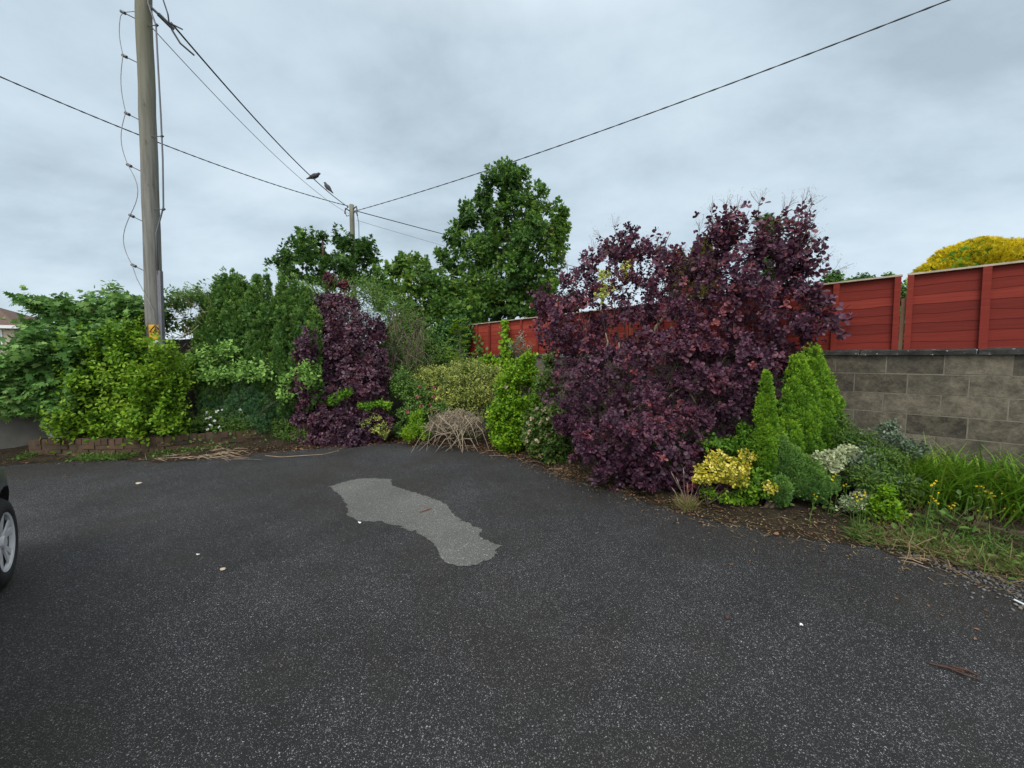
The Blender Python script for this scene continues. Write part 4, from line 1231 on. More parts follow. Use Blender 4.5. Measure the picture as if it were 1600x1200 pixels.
# ---- pale green branches in front of the conifers
base = np.array((-5.6, 7.45, .1))
PG = [(322, 560, 7.35, 28, 24, .3), (355, 545, 7.3, 26, 16, .25), (380, 580, 7.2, 30, 20, .25), (340, 585, 7.2, 32, 18, .25), (410, 580, 7.2, 16, 18, .2), (475, 575, 7.2, 12, 20, .15), (485, 592, 7.2, 18, 10, .15), (448, 590, 7.2, 10, 6, .1), (445, 615, 7.2, 14, 10, .12), (300, 580, 7.35, 25, 28, .3)]
shrub('pale green loose-branched shrub reaching across the dark conifers', 'shrub', base, PG, 'pale_green', 620, 'ovate', 6, .085, 'shoots', 6, length=.26, gap=-.9, shell=.6, tint0=.5, upw=.3, flat=.8, droop=.1, stem=('stems', 'bark', .009, None))
# ---- white-flowered low plant and weeds along the planter
base = np.array((-5.45, 7.2, .1))
WF = [(345, 658, 7.15, 30, 24, .18), (375, 660, 7.2, 30, 22, .18), (322, 655, 7.1, 20, 26, .18), (300, 660, 7.0, 20, 22, .18)]
r, C, R, P, Nn, rng = shrub('low white-flowered plant behind the brick planter edge', 'flowering plant', base, WF, 'weed', 420, 'lance', 6, .06, 'shoots', 7, name='flowering_plant', length=.14, gap=-.8, stem=('stems', 'bark', .007, None))
def flowers(r, base, spots, size, mat, rng, name='flower', n=9, ball=True):
    for p in spots:
        lv = Leaves(); d = nrm(rng.normal(size=(n, 3)) + np.array((0, -.6, .6)))
        lv.add('round', np.tile(p, (n, 1)), d, rng.normal(size=(n, 3)), size * rng.uniform(.7, 1.1, n), rng.random(n))
        lv.build(name, M[mat], r, base)
flowers(r, base, [at(px, py, 6.95) for px, py in ((324, 645), (328, 653), (335, 658), (330, 664), (340, 643), (348, 641), (325, 672), (375, 641), (343, 668), (322, 655))], .035, 'white_petal', rng)
base = np.array((-4.5, 7.5, .1))
shrub('mid green weedy plants growing over the right end of the brick planter', 'weed', base, [(395, 662, 7.4, 28, 18, .18), (425, 662, 7.5, 28, 20, .18), (450, 672, 7.45, 30, 22, .2), (472, 678, 7.4, 22, 16, .18), (445, 685, 7.4, 22, 12, .15)], 'weed', 900, 'lance', 6, .075, 'shoots', 8, name='weed_clump', length=.16, gap=-.7, stem=('stems', 'bark', .006, None))
base = np.array((-3.2, 7.75, .1))
shrub('green conifer sprig pushing through the lower part of the plum bush', 'shrub', base, [(520, 624, 7.5, 12, 9, .1), (536, 616, 7.45, 11, 7, .1), (545, 610, 7.45, 7, 5, .08)], 'bright_conifer', 85, 'frond', 6, .085, 'shoots', 34, name='conifer_sprig', length=.14, upw=.6, gap=-9, tint0=.2, stem=('stems', 'bark', .008, None))
base = np.array((-2.75, 7.8, .1))
shrub('flat green conifer sprig between plum bush and pink-flowered shrub', 'shrub', base, [(572, 634, 7.55, 14, 6, .1), (590, 630, 7.6, 14, 6, .1), (604, 632, 7.6, 9, 5, .1)], 'bright_conifer', 80, 'frond', 6, .085, 'shoots', 35, name='conifer_sprig', length=.14, upw=.2, gap=-9, tint0=.25, stem=('stems', 'bark', .008, None))
base = np.array((-2.75, 7.6, .1))
shrub('small yellow-leaved plant at foot of the plum bush', 'plant', base, [(572, 658, 7.4, 10, 10, .1), (590, 650, 7.4, 9, 7, .1), (600, 670, 7.4, 12, 14, .12), (588, 672, 7.4, 12, 10, .1)], 'variegated', 90, 'ovate', 6, .05, 'shoots', 9, name='plant', length=.13, stem=('stems', 'bark', .006, None), tint0=.35)

# ---- tall green thicket behind the plum bush
base = np.array((-3.8, 9.1, .2))
TH = [(500, 460, 8.9, 45, 26, .6), (470, 470, 8.7, 35, 25, .5), (560, 455, 9.2, 55, 28, .6), (610, 480, 9.2, 42, 30, .6), (625, 530, 9.0, 42, 45, .5), (620, 590, 8.7, 38, 45, .5), (640, 560, 8.8, 30, 40, .4), (300, 460, 8.2, 32, 20, .4), (590, 520, 9.2, 35, 35, .5), (650, 590, 8.9, 34, 40, .4), (655, 530, 9.4, 34, 40, .4), (530, 470, 9.2, 50, 30, .5), (640, 500, 9.4, 30, 30, .4), (690, 560, 9.6, 40, 35, .4), (560, 510, 9.3, 55, 40, .5), (610, 550, 9.2, 40, 40, .4), (520, 520, 9.2, 40, 50, .4)]
shrub('tall mid green narrow-leaved thicket behind the plum bush', 'shrub', base, TH, 'privet', 5600, 'lance', 7, .085, 'shoots', 10, length=.28, gap=-.75, shell=.5, droop=.15, upw=.4, tint0=.6, stem=('stems', 'bark', .022, None), fill=250)
base = np.array((-2.4, 9.0, .2))
rng = np.random.default_rng(55)
mb = MB()
for i in range(110):
    a = at(rng.uniform(608, 665), rng.uniform(480, 560), 8.5 + rng.normal() * .15)
    b = a + np.array((rng.normal() * .15, rng.normal() * .08, -rng.uniform(.2, .7)))
    mb.tube([a, (a + b) / 2 + rng.normal(size=3) * .08, b], [.007, .006, .004], 4, rng.random() * .5)
tag(mb.build('bare_twigs', M['bark'], None, base), 'tangle of bare brown hanging twigs left of the sycamores', 'twigs')
base = np.array((-4.2, 9.3, 2.2))
shrub('small reddish-purple shoots poking above the thicket', 'shrub', base, [(518, 440, 9.0, 9, 12, .15), (537, 445, 9.0, 9, 10, .15), (512, 437, 9.0, 6, 10, .1)], 'purple', 90, 'round', 7, .07, 'rosettes', 11, stem=('stems', 'bark', .008, None), tint0=.45)

# ---- sycamores
def sycamore(label, base, L, n, size, seed, tint0=.45, gap=-.55, trunk=.16, k=7, gf=2.4):
    rng = np.random.default_rng(seed)
    C, R = px_lobes(L)
    r = root('tree', label, 'tree', base)
    nl = len(C); C, R = add_tufts(rng, C, R, 3 * nl, .34)
    P, Nn = tips(rng, C, R, n, shell=.5, lump=.2, lf=1.5, gap=gap, gf=gf, back=.6, inner=.7)
    lv = Leaves(); tf = Fld(rng, 10, .6)
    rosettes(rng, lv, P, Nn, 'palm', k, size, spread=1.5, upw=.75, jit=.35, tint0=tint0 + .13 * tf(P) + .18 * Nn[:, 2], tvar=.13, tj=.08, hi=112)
    lv.build('crown', M['sycamore'], r, base)
    C, R = C[:nl], R[:nl]
    mb = MB(); top = C[np.argmax(C[:, 2])]
    s = np.linspace(0, 1, 10)[:, None]
    ax = base * (1 - s) + np.array((top[0], top[1], top[2])) * s + rng.normal(size=(10, 3)) * .05
    mb.tube(ax, np.linspace(trunk, .03, 10), 10, .5)
    mb.build('trunk', M['bark'], r, base, True)
    limbs(rng, (ax[3] + ax[4]) / 2, C, trunk * .35, 'limbs', M['bark'], r, base, wob=.2)
SY = [(790, 268, 13.0, 20, 18, .5), (808, 285, 13.0, 28, 20, .6), (780, 300, 13, 30, 26, .7), (825, 315, 13, 38, 34, .8), (785, 340, 13, 48, 36, 1.0), (850, 345, 13, 36, 32, .8), (745, 362, 13, 34, 36, .8), (800, 385, 12.8, 60, 40, 1.2), (862, 375, 13, 28, 40, .7),
      (740, 400, 12.8, 36, 40, .9), (845, 410, 12.8, 40, 42, .9), (790, 430, 12.6, 55, 42, 1.2), (740, 440, 12.6, 34, 36, .9), (720, 355, 13, 14, 12, .4), (878, 335, 13, 12, 14, .4), (880, 350, 13, 12, 20, .4), (850, 450, 12.6, 40, 34, .9), (790, 478, 12.4, 60, 28, 1.0), (800, 430, 12.2, 32, 35, .6), (740, 480, 12.3, 45, 28, .8), (850, 485, 12.4, 40, 24, .8)]
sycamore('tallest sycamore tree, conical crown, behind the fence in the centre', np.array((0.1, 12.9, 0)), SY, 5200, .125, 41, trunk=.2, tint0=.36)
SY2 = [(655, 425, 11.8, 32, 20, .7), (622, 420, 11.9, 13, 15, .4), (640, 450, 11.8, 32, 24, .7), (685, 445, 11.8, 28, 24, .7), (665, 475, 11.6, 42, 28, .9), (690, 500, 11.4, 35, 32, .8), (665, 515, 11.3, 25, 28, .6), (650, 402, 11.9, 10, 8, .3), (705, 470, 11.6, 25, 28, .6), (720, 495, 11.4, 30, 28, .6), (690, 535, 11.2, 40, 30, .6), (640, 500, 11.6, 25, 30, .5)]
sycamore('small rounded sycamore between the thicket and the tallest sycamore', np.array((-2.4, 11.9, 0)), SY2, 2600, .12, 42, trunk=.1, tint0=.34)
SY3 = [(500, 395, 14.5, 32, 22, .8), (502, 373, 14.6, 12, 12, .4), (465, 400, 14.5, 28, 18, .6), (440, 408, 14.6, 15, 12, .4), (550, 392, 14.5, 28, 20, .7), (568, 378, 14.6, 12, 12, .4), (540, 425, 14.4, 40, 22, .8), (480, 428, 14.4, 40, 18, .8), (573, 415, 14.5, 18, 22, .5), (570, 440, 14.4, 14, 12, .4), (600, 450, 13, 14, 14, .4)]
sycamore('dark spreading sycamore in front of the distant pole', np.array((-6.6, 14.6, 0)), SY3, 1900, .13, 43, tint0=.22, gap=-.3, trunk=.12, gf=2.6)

# ---- young feathery tree by the fence end
base = np.array((-1.25, 8.95, .2))
rng = np.random.default_rng(61)
r = root('young_tree', 'young feathery light green tree at the left end of the red fence', 'young tree', base)
lv = Leaves(); mb = MB()
top = at(718, 500, 8.95); mb.tube([base, lerp(base, top, .5) + (.03, 0, 0), top], [.02, .015, .005], 6, .5)
for i in range(46):
    f = rng.uniform(.35, 1); z = base * (1 - f) + top * f
    a = rng.uniform(0, 2 * PI); L = (.15 + .62 * (1 - f)) * rng.uniform(.7, 1.1)
    d = np.array((math.cos(a), math.sin(a) * .7, .25)); e2 = z + d * L
    mb.tube([z, (z + e2) / 2 + (0, 0, .03), e2], [.006, .004, .002], 4, .5)
    m = 14; s = np.linspace(.2, 1, m)[:, None]; Q = z * (1 - s) + e2 * s
    sd = np.array((-d[1], d[0], 0)); sd = nrm(sd)
    for sg_ in (-1, 1):
        lv.add('lance', Q, d * .6 + sd * sg_ + rng.normal(size=(m, 3)) * .15, np.array((0, 0, 1.)) + rng.normal(size=(m, 3)) * .2, .10 * rng.uniform(.7, 1.2, m), .25 + .6 * f + .12 * rng.normal(size=m), 1.2)
lv.build('foliage', M['lime'], r, base); mb.build('stems', M['bark'], r, base)

# ---- variegated shrub, fuchsia, twig pile in the corner
base = np.array((-.8, 8.4, .15))
VG = [(690, 600, 8.4, 42, 34, .5), (735, 590, 8.4, 42, 34, .5), (715, 620, 8.2, 48, 28, .5), (770, 585, 8.5, 26, 24, .4), (665, 590, 8.5, 25, 24, .4), (735, 570, 8.6, 28, 16, .3), (755, 615, 8.2, 22, 24, .4), (665, 625, 8.2, 24, 24, .3), (720, 650, 8.0, 50, 24, .3)]
shrub('yellow-green variegated small-leaved shrub in the back corner', 'shrub', base, VG, 'variegated', 2900, 'ovate', 7, .052, 'shoots', 12, length=.2, gap=-.7, shell=.35, tint0=.45, tvar=.2, upw=.5, fill=200, stem=('stems', 'bark', .014, None))
base = np.array((-1.6, 7.9, .1))
FU = [(650, 615, 7.9, 28, 24, .3), (668, 640, 7.8, 26, 18, .3), (640, 645, 7.8, 22, 20, .3), (630, 600, 8.0, 20, 25, .3), (690, 640, 7.8, 16, 16, .2), (630, 670, 7.75, 24, 16, .2), (660, 665, 7.75, 26, 16, .2)]
r, C, R, P, Nn, rng = shrub('green shrub with a few pink flower heads beside the dead twigs', 'flowering shrub', base, FU, 'privet', 900, 'ovate', 6, .065, 'shoots', 13, name='flowering_shrub', length=.18, gap=-.7, tint0=.45, stem=('stems', 'bark', .01, None))
flowers(r, base, [at(px, py, 7.5) for px, py in ((652, 620), (678, 620), (659, 635), (671, 633), (675, 643), (637, 644), (656, 606), (678, 606))], .042, 'pink_petal', rng, n=14)
base = np.array((-1.9, 7.6, .05))
shrub('small lime green plant left of the dead twig heap', 'plant', base, [(650, 660, 7.4, 16, 20, .2), (665, 672, 7.3, 14, 14, .15), (640, 675, 7.3, 16, 12, .15), (655, 645, 7.5, 8, 8, .1)], 'lime', 320, 'lance', 6, .075, 'shoots', 14, name='plant', length=.14, upw=.9, tint0=.5, stem=('stems', 'bark', .006, None))
base = np.array((-.95, 7.2, .02))
rng = np.random.default_rng(65)
mb = MB()
Cc, Rr = px_lobes([(712, 663, 7.3, 42, 29, .38)])
Cc, Rr = Cc[0], Rr[0]
for i in range(560):
    d = nrm(rng.normal(size=3)); d[2] = abs(d[2]) * .9 - .25; d[1] = -abs(d[1]) if rng.random() < .7 else d[1]
    p = Cc + Rr * d * rng.uniform(.45, 1.12)
    tdir = nrm(np.cross(d, rng.normal(size=3)) + rng.normal(size=3) * .6 + np.array((0, 0, -.1)))
    L = rng.uniform(.08, .42)
    q0 = p - tdir * L / 2; q2 = p + tdir * L / 2; q1 = p + d * .07 * L / .3 + rng.normal(size=3) * .03
    for q in (q0, q1, q2): q[2] = max(q[2], .02)
    q01 = (q0 + q1) / 2 + rng.normal(size=3) * .02; q12 = (q1 + q2) / 2 + rng.normal(size=3) * .02
    mb.tube([q0, q01, q1, q12, q2], np.linspace(.0062, .0022, 5) * rng.uniform(.6, 1.3), 4, rng.random())
for i in range(26):
    a = Cc + Rr * np.array((rng.uniform(-.9, .9), -.8, rng.uniform(-.6, .6)))
    b = a + np.array((rng.uniform(-.6, .5), rng.uniform(-.35, 0), -.1)); b[2] = max(.015, b[2] - .4)
    mb.tube([a, (a + b) / 2 + (0, 0, .1), b], [.007, .006, .003], 4, rng.random())
tag(mb.build('twig_heap', M['dry_twig'], None, base), 'heap of pale dead twigs and stems in the back corner', 'twig heap')

# ---- bright green shrub and ribbed shrub at the left of the big purple bush
base = np.array((.05, 7.0, .05))
BG = [(800, 600, 7.1, 32, 32, .4), (820, 580, 7.2, 24, 24, .3), (790, 650, 6.9, 34, 34, .4), (815, 640, 6.9, 34, 40, .4), (795, 680, 6.8, 34, 20, .35), (840, 610, 7.0, 18, 30, .3), (825, 560, 7.2, 14, 16, .2)]
r, C, R, P, Nn, rng = shrub('bright lime green broad-leaved shrub right of the twig heap', 'shrub', base, BG, 'lime', 1700, 'ovate', 7, .08, 'shoots', 15, length=.24, gap=-.8, shell=.3, tint0=.45, upw=.9, fill=150, stem=('stems', 'bark', .012, None), zmin=.04)
base = np.array((.45, 6.1, .05))
VB = [(850, 655, 6.3, 30, 28, .35), (865, 690, 6.1, 30, 32, .35), (840, 685, 6.2, 28, 28, .3), (875, 640, 6.3, 22, 26, .3), (855, 600, 6.5, 22, 25, .3), (870, 715, 6.0, 24, 14, .25), (860, 560, 6.8, 14, 16, .2)]
r, C, R, P, Nn, rng = shrub('green shrub with faded cream flower clusters beside the purple bush', 'flowering shrub', base, VB, 'viburnum', 1500, 'ovate', 6, .075, 'shoots', 16, name='flowering_shrub', length=.2, gap=-.8, shell=.3, tint0=.42, droop=.15, flat=.8, fill=120, stem=('stems', 'bark', .012, None), zmin=.04)
flowers(r, base, [at(px, py, 5.85) for px, py in ((838, 640), (848, 643), (832, 655), (825, 662), (845, 660), (858, 655), (826, 675), (838, 690), (850, 640), (843, 712), (822, 690), (868, 668), (855, 680), (845, 585), (790, 605))], .045, 'cream_petal', rng, 'flower_cluster', 8)

# ---- ivy on the fence and the wall
def ivy(label, base, pts, n, mat, size, seed, off):
    rng = np.random.default_rng(seed)
    lv = Leaves(); mb = MB(); r = root('ivy', label, 'ivy', base)
    Q = np.array(pts)
    for i in range(len(Q) - 1): mb.tube([Q[i], (Q[i] + Q[i + 1]) / 2 + rng.normal(size=3) * .02, Q[i + 1]], .008, 5, .4)
    i = rng.integers(0, len(Q) - 1, n); f = rng.random(n)[:, None]
    sp = np.interp(f[:, 0] + i, range(len(off)), off)
    P = Q[i] * (1 - f) + Q[i + 1] * f + WD * (rng.normal(size=(n, 1)) * sp[:, None]) + np.array((0, 0, 1)) * rng.normal(size=(n, 1)) * sp[:, None] * .4 + WN * rng.uniform(.02, .12, (n, 1))
    D = np.array((0, 0, -.5)) + rng.normal(size=(n, 3)) * .5 + WN * .2
    lv.add('palm', P, D, WN + np.array((0, 0, .5)) + rng.normal(size=(n, 3)) * .35, size * rng.uniform(.6, 1.2, n), .5 + .2 * rng.normal(size=n))
    lv.build('foliage', M[mat], r, base); mb.build('stems', M['bark'], r, base)
ivy('bright ivy strand climbing the red fence post right of the young tree', wp(7.6, 1.8), [wp(7.6, 1.75), wp(7.62, 1.95), wp(7.63, 2.2), wp(7.65, 2.4), wp(7.66, 2.62)], 200, 'lime', .09, 71, (.13, .13, .1, .07, .03))
ivy('thin ivy strand on the red fence nearest its left end', wp(8.75, 1.8), [wp(8.7, 1.75), wp(8.72, 2.0), wp(8.75, 2.35)], 70, 'privet', .08, 72, (.12, .09, .03))
ivy('ivy mat hanging over the block wall beneath the red fence', wp(7.9, 1.4), [wp(7.0, 1.55, .02), wp(7.6, 1.6, .02), wp(8.0, 1.5, .02), wp(8.4, 1.65, .02), wp(8.7, 1.5, .02)], 520, 'lime', .085, 73, (.12, .2, .25, .22, .15))
base = wp(6.9, 1.75, .1)
shrub('grey-green spiky shoot in front of the red fence above the wall', 'plant', base, [(810, 540, 8.7, 16, 14, .15), (815, 525, 8.75, 8, 10, .1), (826, 545, 8.7, 8, 8, .1)], 'grey_leaf', 70, 'lance', 6, .08, 'shoots', 17, name='plant', length=.18, upw=.8, stem=('stems', 'bark', .007, None), tint0=.35)

# ---- trees behind the fence, seen through and over the purple bush
def bk(px, Y): return np.array((at(px, 562, Y)[0], Y, 0))
conifer('olive brown conifer tip rising behind the purple bush', bk(1098, 7.6), [(1100, 372, 520, 7.6, 22, .3), (1085, 385, 520, 7.6, 14, .25), (1062, 392, 500, 7.8, 16, .25), (1112, 395, 520, 7.5, 14, .2)], 'olive_conifer', 14000, .055, 36)
base = bk(1205, 7.0)
r = root('tree', 'loose green-needled larch tree behind the right top of the purple bush', 'tree', base)
rng = np.random.default_rng(62); lv = Leaves(); mb = MB()
top = at(1200, 335, 7.0); mb.tube([base, lerp(base, top, .6), top], [.06, .04, .008], 7, .5); mb.build('trunk', M['bark'], r, base)
mb = MB()
for i in range(60):
    f = rng.uniform(.55, .99); z = lerp(base, top, f); a = rng.uniform(0, 6.28); L = (.15 + 1.0 * (1 - f)) * rng.uniform(.6, 1.1)
    e2 = z + np.array((math.cos(a), math.sin(a), .05 + .2 * rng.random())) * L
    mb.tube([z, (z + e2) / 2 + (0, 0, -.03), e2], [.01, .007, .003], 4, .4)
    m = 34; s = rng.uniform(.15, 1, m)[:, None]; Q = z * (1 - s) + e2 * s + rng.normal(size=(m, 3)) * .03
    lv.add('frond', Q, (e2 - z) / L + rng.normal(size=(m, 3)) * .5, np.array((0, 0, 1.)) + rng.normal(size=(m, 3)) * .3, .11, .45 + .25 * rng.normal(size=m), 1.3)
mb.build('limbs', M['bark'], r, base)
lv.build('crown', M['privet'], r, base)
shrub('yellow-leaved shrub glimpsed through the top left of the purple bush', 'shrub', np.array((1.2, 5.25, .1)), [(942, 430, 5.0, 9, 10, .1), (950, 450, 5.0, 12, 10, .1), (937, 462, 5.0, 9, 12, .1), (905, 465, 5.1, 5, 5, .08), (978, 418, 5.0, 7, 5, .08)], 'variegated', 60, 'ovate', 6, .05, 'shoots', 18, length=.16, tint0=.8, stem=('stems', 'bark', .005, None))
# golden dome conifer
base = bk(1520, 6.2)
rng = np.random.default_rng(63)
r = root('golden_conifer', 'golden yellow dome-shaped conifer rising behind the right fence', 'conifer', base)
C, R = px_lobes([(1521, 426, 6.2, 58, 42, .6), (1470, 434, 6.2, 28, 24, .4), (1562, 430, 6.2, 32, 28, .45), (1523, 396, 6.2, 27, 18, .35)])
P, Nn = tips(rng, C, R, 15000, shell=.12, lump=.09, lf=3.5, gap=-1.6, gf=4, back=.5, zmin=2.0)
lv = Leaves(); f2 = Fld(rng, 12, 5)
lv.add('frond', P, Nn * .9 + np.array((0, 0, .55)) + rng.normal(size=P.shape) * .3, rng.normal(size=P.shape), .06 * rng.uniform(.6, 1.4, len(P)), .5 + .28 * f2(P) + .1 * rng.normal(size=len(P)), 1.4)
lv.build('foliage', M['gold_conifer'], r, base)
P, Nn = tips(rng, C, R * .84, 5000, shell=.3, gap=-9, zmin=1.8); lv = Leaves()
lv.add('frond', P, rng.normal(size=P.shape) + (0, 0, .6), rng.normal(size=P.shape), .11, .3 + .1 * rng.normal(size=len(P)), 1.8); lv.build('inner_foliage', M['bright_conifer'], r, base)
limbs(rng, base, C, .05, 'stems', M['bark'], r, base)
for k, (x, y, Y, rx, ry) in enumerate(((1385, 436, 18, 14, 8), (1350, 438, 18, 16, 7), (1298, 436, 16, 16, 12), (1325, 442, 18, 12, 6))):
    shrub(['dark far tree top showing left of the fence gap', 'dark flat far tree top above the fence cap', 'dark far tree top just right of the purple bush', 'lowest dark far tree top above the fence cap'][k], 'tree', bk(x, Y),
          [(x, y + 10, Y, rx, ry + 12, .5)], 'cypress', 260, 'ovate', 7, .16, 'shoots', 80 + k, name='tree', length=.4, stem=('trunk', 'bark', .07, None), tint0=.3, group='far tree tops behind the fence')

# ---- right foreground: dwarf conifer and companions
base = np.array((2.95, 4.35, .08))
FL = [(1266, 540, 670, 4.42, 24, .18), (1246, 556, 675, 4.38, 20, .17), (1285, 575, 675, 4.42, 18, .15), (1258, 580, 690, 4.3, 18, .15), (1240, 590, 690, 4.3, 15, .14), (1260, 622, 690, 4.25, 13, .12), (1278, 632, 685, 4.3, 14, .12), (1240, 636, 700, 4.3, 14, .13),
      (1300, 605, 650, 4.45, 12, .1), (1255, 650, 715, 4.2, 17, .15), (1296, 660, 715, 4.3, 16, .14), (1272, 690, 740, 4.2, 16, .14), (1306, 645, 700, 4.4, 12, .1), (1228, 612, 705, 4.26, 12, .11), (1250, 606, 700, 4.24, 13, .12), (1286, 605, 695, 4.3, 13, .12), (1268, 640, 715, 4.18, 12, .11), (1236, 660, 730, 4.15, 13, .12), (1215, 655, 720, 4.2, 11, .1)]
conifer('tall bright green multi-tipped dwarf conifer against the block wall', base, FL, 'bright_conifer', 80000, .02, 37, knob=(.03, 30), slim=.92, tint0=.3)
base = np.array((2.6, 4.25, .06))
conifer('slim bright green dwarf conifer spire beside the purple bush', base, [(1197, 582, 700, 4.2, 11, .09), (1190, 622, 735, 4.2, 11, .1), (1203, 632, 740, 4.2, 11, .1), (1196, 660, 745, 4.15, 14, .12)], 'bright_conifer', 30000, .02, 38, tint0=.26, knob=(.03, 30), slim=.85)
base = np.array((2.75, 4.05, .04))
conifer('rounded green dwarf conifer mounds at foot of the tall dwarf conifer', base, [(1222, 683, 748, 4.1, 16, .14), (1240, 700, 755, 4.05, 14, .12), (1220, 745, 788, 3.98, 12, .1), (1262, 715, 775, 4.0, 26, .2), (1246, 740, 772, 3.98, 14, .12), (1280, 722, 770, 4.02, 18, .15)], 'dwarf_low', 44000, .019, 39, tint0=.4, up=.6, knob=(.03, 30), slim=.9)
base = np.array((2.3, 4.35, .05))
shrub('bright green glossy-leaved branches above the yellow variegated shrub', 'shrub', base, [(1110, 690, 4.4, 24, 9, .15), (1140, 695, 4.35, 24, 12, .15), (1170, 690, 4.35, 24, 16, .18), (1160, 670, 4.4, 14, 12, .1), (1190, 700, 4.3, 20, 15, .15), (1175, 735, 4.2, 30, 18, .2), (1180, 760, 4.1, 30, 14, .18), (1125, 765, 4.2, 34, 14, .12), (1150, 775, 4.1, 34, 10, .1), (1215, 640, 4.5, 18, 20, .15)], 'hazel', 700, 'ovate', 7, .05, 'shoots', 19, length=.14, tint0=.3, gap=-.9, stem=('stems', 'bark', .008, None))
base = np.array((2.15, 4.15, .05))
shrub('bright yellow variegated shrub at right foot of the purple bush', 'shrub', base, [(1115, 735, 4.15, 28, 16, .15), (1140, 730, 4.12, 28, 18, .15), (1120, 715, 4.2, 16, 12, .12), (1150, 748, 4.05, 20, 10, .12), (1165, 712, 4.15, 14, 9, .1), (1095, 745, 4.1, 12, 10, .1), (1202, 762, 3.95, 9, 8, .08)], 'gold_leaf', 460, 'round', 7, .03, 'rosettes', 20, tint0=.5, tvar=.28, tj=.2, gap=-.9, stem=('stems', 'bark', .007, None))
base = np.array((3.3, 4.1, .08))
shrub('cream variegated trailing branch across the dwarf conifer mounds', 'shrub', base, [(1285, 715, 3.95, 22, 10, .1), (1305, 712, 3.95, 22, 9, .1), (1300, 728, 3.9, 14, 8, .08), (1325, 705, 4.0, 14, 8, .1)], 'white_leaf', 300, 'round', 7, .034, 'rosettes', 21, tint0=.5, tvar=.2, gap=-1.2, stem=('stems', 'bark', .006, None))
base = np.array((3.7, 4.05, .1))
GR = [(1375, 690, 4.1, 40, 22, .25), (1345, 720, 4.0, 36, 30, .25), (1400, 715, 4.0, 34, 30, .25), (1365, 745, 3.9, 45, 30, .28), (1415, 750, 3.85, 24, 26, .2), (1385, 670, 4.2, 14, 16, .12), (1345, 690, 4.15, 18, 18, .15), (1425, 700, 4.1, 22, 18, .15)]
shrub('grey-green silvery small-leaved shrub below the block wall', 'shrub', base, GR, 'grey_leaf', 1250, 'ovate', 6, .042, 'shoots', 22, length=.15, tint0=.32, tvar=.2, gap=-.6, stem=('stems', 'bark', .008, None))
base = np.array((3.4, 4.2, .1))
shrub('soft green leafy branches filling between dwarf conifer and silvery shrub', 'shrub', base, [(1320, 680, 4.2, 24, 18, .15), (1345, 685, 4.15, 20, 16, .15), (1370, 705, 4.0, 24, 14, .15), (1330, 740, 3.95, 22, 22, .15), (1310, 660, 4.3, 14, 20, .12), (1385, 720, 3.82, 34, 26, .15), (1360, 745, 3.75, 30, 26, .15), (1410, 755, 3.7, 20, 20, .12)], 'weed', 1300, 'lance', 6, .05, 'shoots', 23, length=.16, tint0=.5, gap=-.8, stem=('stems', 'bark', .007, None))
base = np.array((3.45, 3.7, .05))
shrub('bright lime green bushy plant at the bed edge below the silvery shrub', 'plant', base, [(1380, 785, 3.65, 18, 22, .15), (1372, 765, 3.7, 18, 18, .15), (1390, 800, 3.6, 16, 12, .12), (1362, 790, 3.65, 12, 16, .1), (1385, 745, 3.75, 10, 16, .1)], 'lime', 420, 'ovate', 7, .042, 'shoots', 24, name='plant', length=.12, tint0=.3, gap=-.9, upw=.7, stem=('stems', 'bark', .006, None))
base = np.array((3.2, 3.75, .05))
shrub('silvery pale-edged mat plant at the bed edge', 'plant', base, [(1330, 785, 3.7, 22, 12, .12), (1345, 775, 3.72, 14, 12, .1)], 'white_leaf', 200, 'ovate', 6, .034, 'shoots', 25, name='plant', length=.1, tint0=.15, gap=-.9, stem=('stems', 'bark', .005, None))

# yellow-flowered weeds: thin stems with small flowers
def yellow_weed(label, base, spots, Y, seed):
    rng = np.random.default_rng(seed); r = root('flowering_weed', label, 'weed', base, 'yellow-flowered weeds along the right bed')
    mb = MB(); lv = Leaves()
    for px, py in spots:
        p = at(px, py, Y + rng.normal() * .05); b = np.array((p[0] + rng.normal() * .03, p[1] + .02, base[2]))
        mid = (p + b) / 2 + rng.normal(size=3) * .02
        mb.tube([b, mid, p], [.003, .0025, .002], 4, .5)
        n = 7; f = rng.random((n, 1)); lv.add('lance', b * (1 - f) + p * f, rng.normal(size=(n, 3)) + (0, 0, .4), rng.normal(size=(n, 3)) + (0, 0, 1), .04 * rng.uniform(.6, 1.3, n), rng.random(n))
    lv.build('foliage', M['weed'], r, base); mb.build('stems', M['weed'], r, base)
    flowers(r, base, [at(px, py, Y - .02) for px, py in spots], .0125, 'yellow_petal', rng, n=8)
yellow_weed('yellow-flowered weed in front of the silvery mat plant', np.array((3.0, 3.6, .02)), [(1336, 772), (1343, 771), (1350, 773), (1340, 783), (1346, 780), (1352, 770), (1338, 777)], 3.55, 90)
yellow_weed('tiny yellow flowers between dwarf conifer mounds and bright plant', np.array((2.95, 3.7, .03)), [(1302, 745), (1306, 741), (1300, 750), (1318, 759), (1322, 757), (1272, 773), (1276, 776), (1396, 788)], 3.75, 91)
yellow_weed('yellow-flowered weed left of the long grass at bed edge', np.array((3.75, 3.5, .05)), [(1455, 775), (1458, 780), (1462, 783), (1450, 785), (1465, 770), (1460, 755), (1455, 758), (1463, 752), (1490, 790), (1486, 794), (1492, 786), (1482, 791), (1465, 787)], 3.45, 92)
yellow_weed('sparse yellow-flowered weed in front of the long grass', np.array((4.2, 3.4, .1)), [(1548, 770), (1553, 775), (1540, 768), (1550, 780), (1565, 772), (1543, 778), (1525, 760), (1532, 759), (1588, 785), (1536, 762), (1528, 798), (1540, 808), (1585, 800), (1592, 808), (1570, 795)], 3.4, 93)

